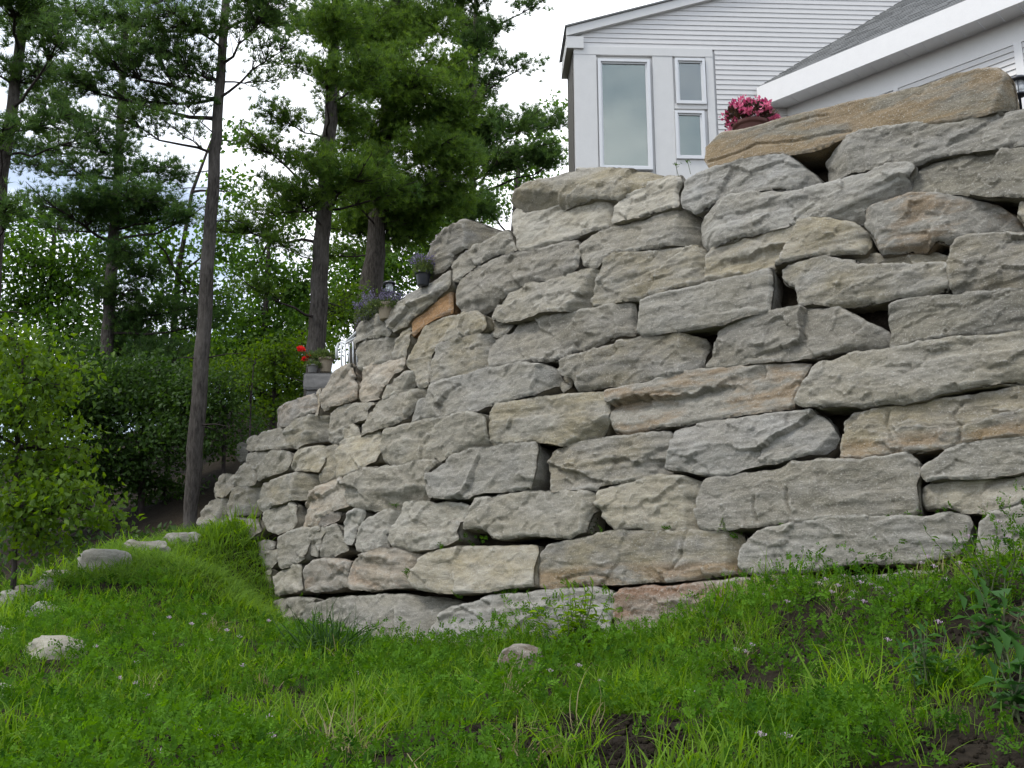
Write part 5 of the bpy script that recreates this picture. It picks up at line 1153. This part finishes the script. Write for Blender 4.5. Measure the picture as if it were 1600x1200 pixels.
# single plants one can point at
def tuft_thing(u, v, D, n, H, spreadr, label, mat=M_GRASS, tint=.3, wmul=.6, name='grass_clump'):
    c = ground_hit(u, v)[0] if D is None else P(u, v, D)
    root = empty(name, c, label, 'grass clump'); parts = []; n = int(n * 1.5); spreadr *= .6
    for i in range(n):
        tv, tf = BT[RNG.integers(0, 6)]; q = c + np.array([*RNG.normal(size=2) * spreadr, 0]); q[2] = float(ground(q[0], q[1])) - .01
        d = np.array([[q[0] - c[0], q[1] - c[1], .20]]) + RNG.normal(size=(1, 3)) * .03; h = H * RNG.uniform(.55, 1.05)
        parts.append(inst(q[None], rot_to(d, RNG.uniform(0, 6.28, 1)), np.array([[h * wmul, h, h]]), tv, tf, np.clip(RNG.normal(tint, .15, 1), 0, 1)))
    V, Fc, T = merge(parts); link('blades', mesh_np('blades', V, Fc, False, T), mat, root); return root
tuft_thing(515, 1030, None, 150, .62, .13, 'dark bushy grass clump in front of the bottom left boulders', M_DKGRASS, tint=.4, wmul=.6)
tuft_thing(590, 1010, None, 46, .60, .12, 'thin arching grass clump against the bottom boulder', M_DKGRASS, tint=.6, wmul=.45)
tuft_thing(1335, 1110, None, 40, .46, .07, 'tall pale grass stalks in the middle of the right slope', tint=1., wmul=.8)
tuft_thing(1190, 1000, None, 46, .34, .10, 'drooping grass clump below the rust banded bottom stone', tint=.75, wmul=.5)
tuft_thing(880, 1190, None, 26, .34, .05, 'upright grass clump at the edge of the bare soil', tint=.8, wmul=.6)
def weed(u, v, D, h, nst, leaf, label, mat, name='weed_plant', spr=.25, tint=.55, nl=9, w=.36, tplw=None):
    c = ground_hit(u, v)[0] if D is None else P(u, v, D); root = empty(name, c, label, 'weed'); mb = MB(); parts = []
    tv, tf = leaf_tpl(w, 1., .12, .3) if tplw is None else tplw
    for s_ in range(nst):
        an = RNG.uniform(0, 6.28); e = c + np.array([math.cos(an) * spr * RNG.random(), math.sin(an) * spr * .7 * RNG.random(), h * RNG.uniform(.55, 1.0)]); b0 = c + np.array([*RNG.normal(size=2) * .03, -.02])
        pth = branch_path(b0, e, .0, 4, .08); mb.tube(pth, [.005, .0045, .004, .003, .002], 5, False); pa = np.array(pth)
        t = np.linspace(.25, 1., nl); f = np.clip(t * 4, 0, 3.999); i0 = f.astype(int); pp = pa[i0] + (pa[np.minimum(i0 + 1, 4)] - pa[i0]) * (f - i0)[:, None]
        az = np.arange(nl) * 2.4 + an; dr_ = np.stack([np.cos(az), np.sin(az), np.full(nl, .25)], -1) + RNG.normal(size=(nl, 3)) * .2; dr_[-1] = [0, 0, 1]
        R_ = rot_to(dr_, np.zeros(nl)); R_ = np.stack([R_[:, :, 0], R_[:, :, 1], R_[:, :, 2]], -1)
        parts.append(inst(pp, R_, leaf * RNG.uniform(.6, 1.1, nl) * (1 - .25 * t), tv, tf, np.clip(RNG.normal(tint, .2, nl), 0, 1)))
    mb.build('stems', M_GRN_S, root); V, Fc, T = merge(parts); link('leaves', mesh_np('leaves', V, Fc, False, T), mat, root); return root
weed(900, 1035, None, .62, 26, .14, 'bushy bright weed with long leaves in front of the bottom course', M_GRASS, spr=.45, tint=.6, nl=12, w=.26)
weed(820, 1010, None, .42, 16, .08, 'low leafy weed left of the bushy bright weed', M_VETCH, spr=.35, tint=.6, nl=10)
M_BROAD = foliage('broad_grey_green_leaves', (.035, .10, .025), (.085, .19, .055), .4)
weed(1572, 1030, 5.2, .42, 8, .15, 'broad leaved weed with grey green leaves at the right edge', M_BROAD, spr=.22, nl=7, w=.62)
weed(1600, 1120, 4.4, .26, 6, .16, 'second broad leaved weed lower at the right edge', M_BROAD, spr=.16, nl=6, w=.6)
weed(1450, 1085, None, .32, 12, .10, 'trailing weed with paired leaves right of the tall stalks', M_BROAD, spr=.3, nl=8, w=.5)
weed(1040, 1000, None, .34, 7, .05, 'feathery yellow green weed against the rusty bottom stone', M_LEAFB, spr=.12, nl=14, w=.25)
weed(700, 1005, None, .30, 12, .07, 'leafy weed at the foot of the second bottom boulder', M_VETCH, spr=.3, tint=.7, nl=11)
weed(1110, 985, None, .34, 12, .07, 'mixed leafy weed overlapping the rusty bottom stone on its right', M_VETCH, spr=.35, tint=.8, nl=12)
weed(1260, 940, None, .30, 14, .065, 'leafy weed mound where the bottom course dips into the grass', M_VETCH, spr=.4, tint=.7, nl=12)
weed(1555, 950, None, .50, 20, .075, 'tangled vetch mound at the wall foot on the right', M_VETCH, spr=.5, tint=.6, nl=14, w=.4)
weed(1430, 960, None, .32, 18, .06, 'low vetch mound below the big bottom boulder', M_VETCH, spr=.5, tint=.7, nl=14, w=.4)
c = wall_hit([922], [832], -.12)[0]; weed(922, 832, float(c[1]) - .05, .16, 8, .06, 'small dark ivy plant rooted in a joint of the wall', M_LEAFD, 'ivy_plant', spr=.12, nl=6, w=.7, tint=.5)
c = wall_hit([1130], [828], .03)[0]; weed(1130, 828, float(c[1]) - .03, .12, 3, .03, 'tiny weed sprig growing from a joint right of the ivy', M_LEAFB, 'weed_sprig', spr=.07, nl=7, w=.5)
# clover and vetch blooms
FL = [(560,975),(320,960),(355,985),(300,975),(285,1010),(375,995),(330,1000),(215,1035),(188,1060),(213,1068),(230,1086),(380,1040),(310,1140),(335,1150),(250,1175),(420,1120),(425,1150),(388,1118),(560,1052),(860,1048),(905,1040),(1150,1015),(1165,1018),(1175,1008),(1290,905),(1310,915),(1335,925),(1345,910),(1330,935),(1280,912),(1370,920),(1392,930),(1440,880),(1460,885),(1515,838),(1575,840),(1500,880),(1360,912),(1388,1000),(1467,972),(1195,930),(1210,918),(1320,900),(1375,918),(1540,860),(1450,870),(1560,815),(1230,940),(940,1065),(1080,1080),(1230,1150),(1190,1148),(265,965),(420,970),(150,1010),(240,990),(1480,905),(1410,905),(1300,925),(1350,940)]
fv, ff, ft = inst(RNG.normal(size=(26, 3)) * [.010, .010, .006], rot_to(RNG.normal(size=(26, 3)) + [0, 0, .8], RNG.uniform(0, 6.28, 26)), RNG.uniform(.010, .017, 26), *leaf4(.7, 1., .3), RNG.random(26))
sv_, sf_ = np.array([(-.0015, 0, -.22), (.0015, 0, -.22), (.001, 0, 0), (-.001, 0, 0)], float), np.array([(0, 1, 2), (0, 2, 3)])
head = mesh_np('bloom', fv, ff, False, ft); head.materials.append(M_LILAC); stalk = mesh_np('stalk', sv_, sf_, False, np.full(4, .5)); stalk.materials.append(M_GRN_S)
gh = ground_hit([f_[0] for f_ in FL], [f_[1] + 22 for f_ in FL])
for i, (u, v) in enumerate(FL):
    p = gh[i]
    D = p[1] - .12 if p[1] < 15 else 14; s_, _a = wsd(p[0], p[1]); 
    if s_[0] < .1:
        w_ = wall_hit([u], [v], .25)[0]; D = w_[1]
    q = P(u, v, D - .1); r1 = empty('clover_flower', q - [0, 0, .2], 'small pale pink clover bloom in the grass below the wall', 'flower', 'pale pink clover blooms in the grass')
    sc_ = .62 + .035 * D
    for nm, me in (('bloom', head), ('stalk', stalk)):
        o_ = bpy.data.objects.new(nm, me); COL.objects.link(o_); o_.parent = r1; o_.location = (0, 0, .2); o_.scale = (sc_, sc_, 1 if nm == 'stalk' else sc_)
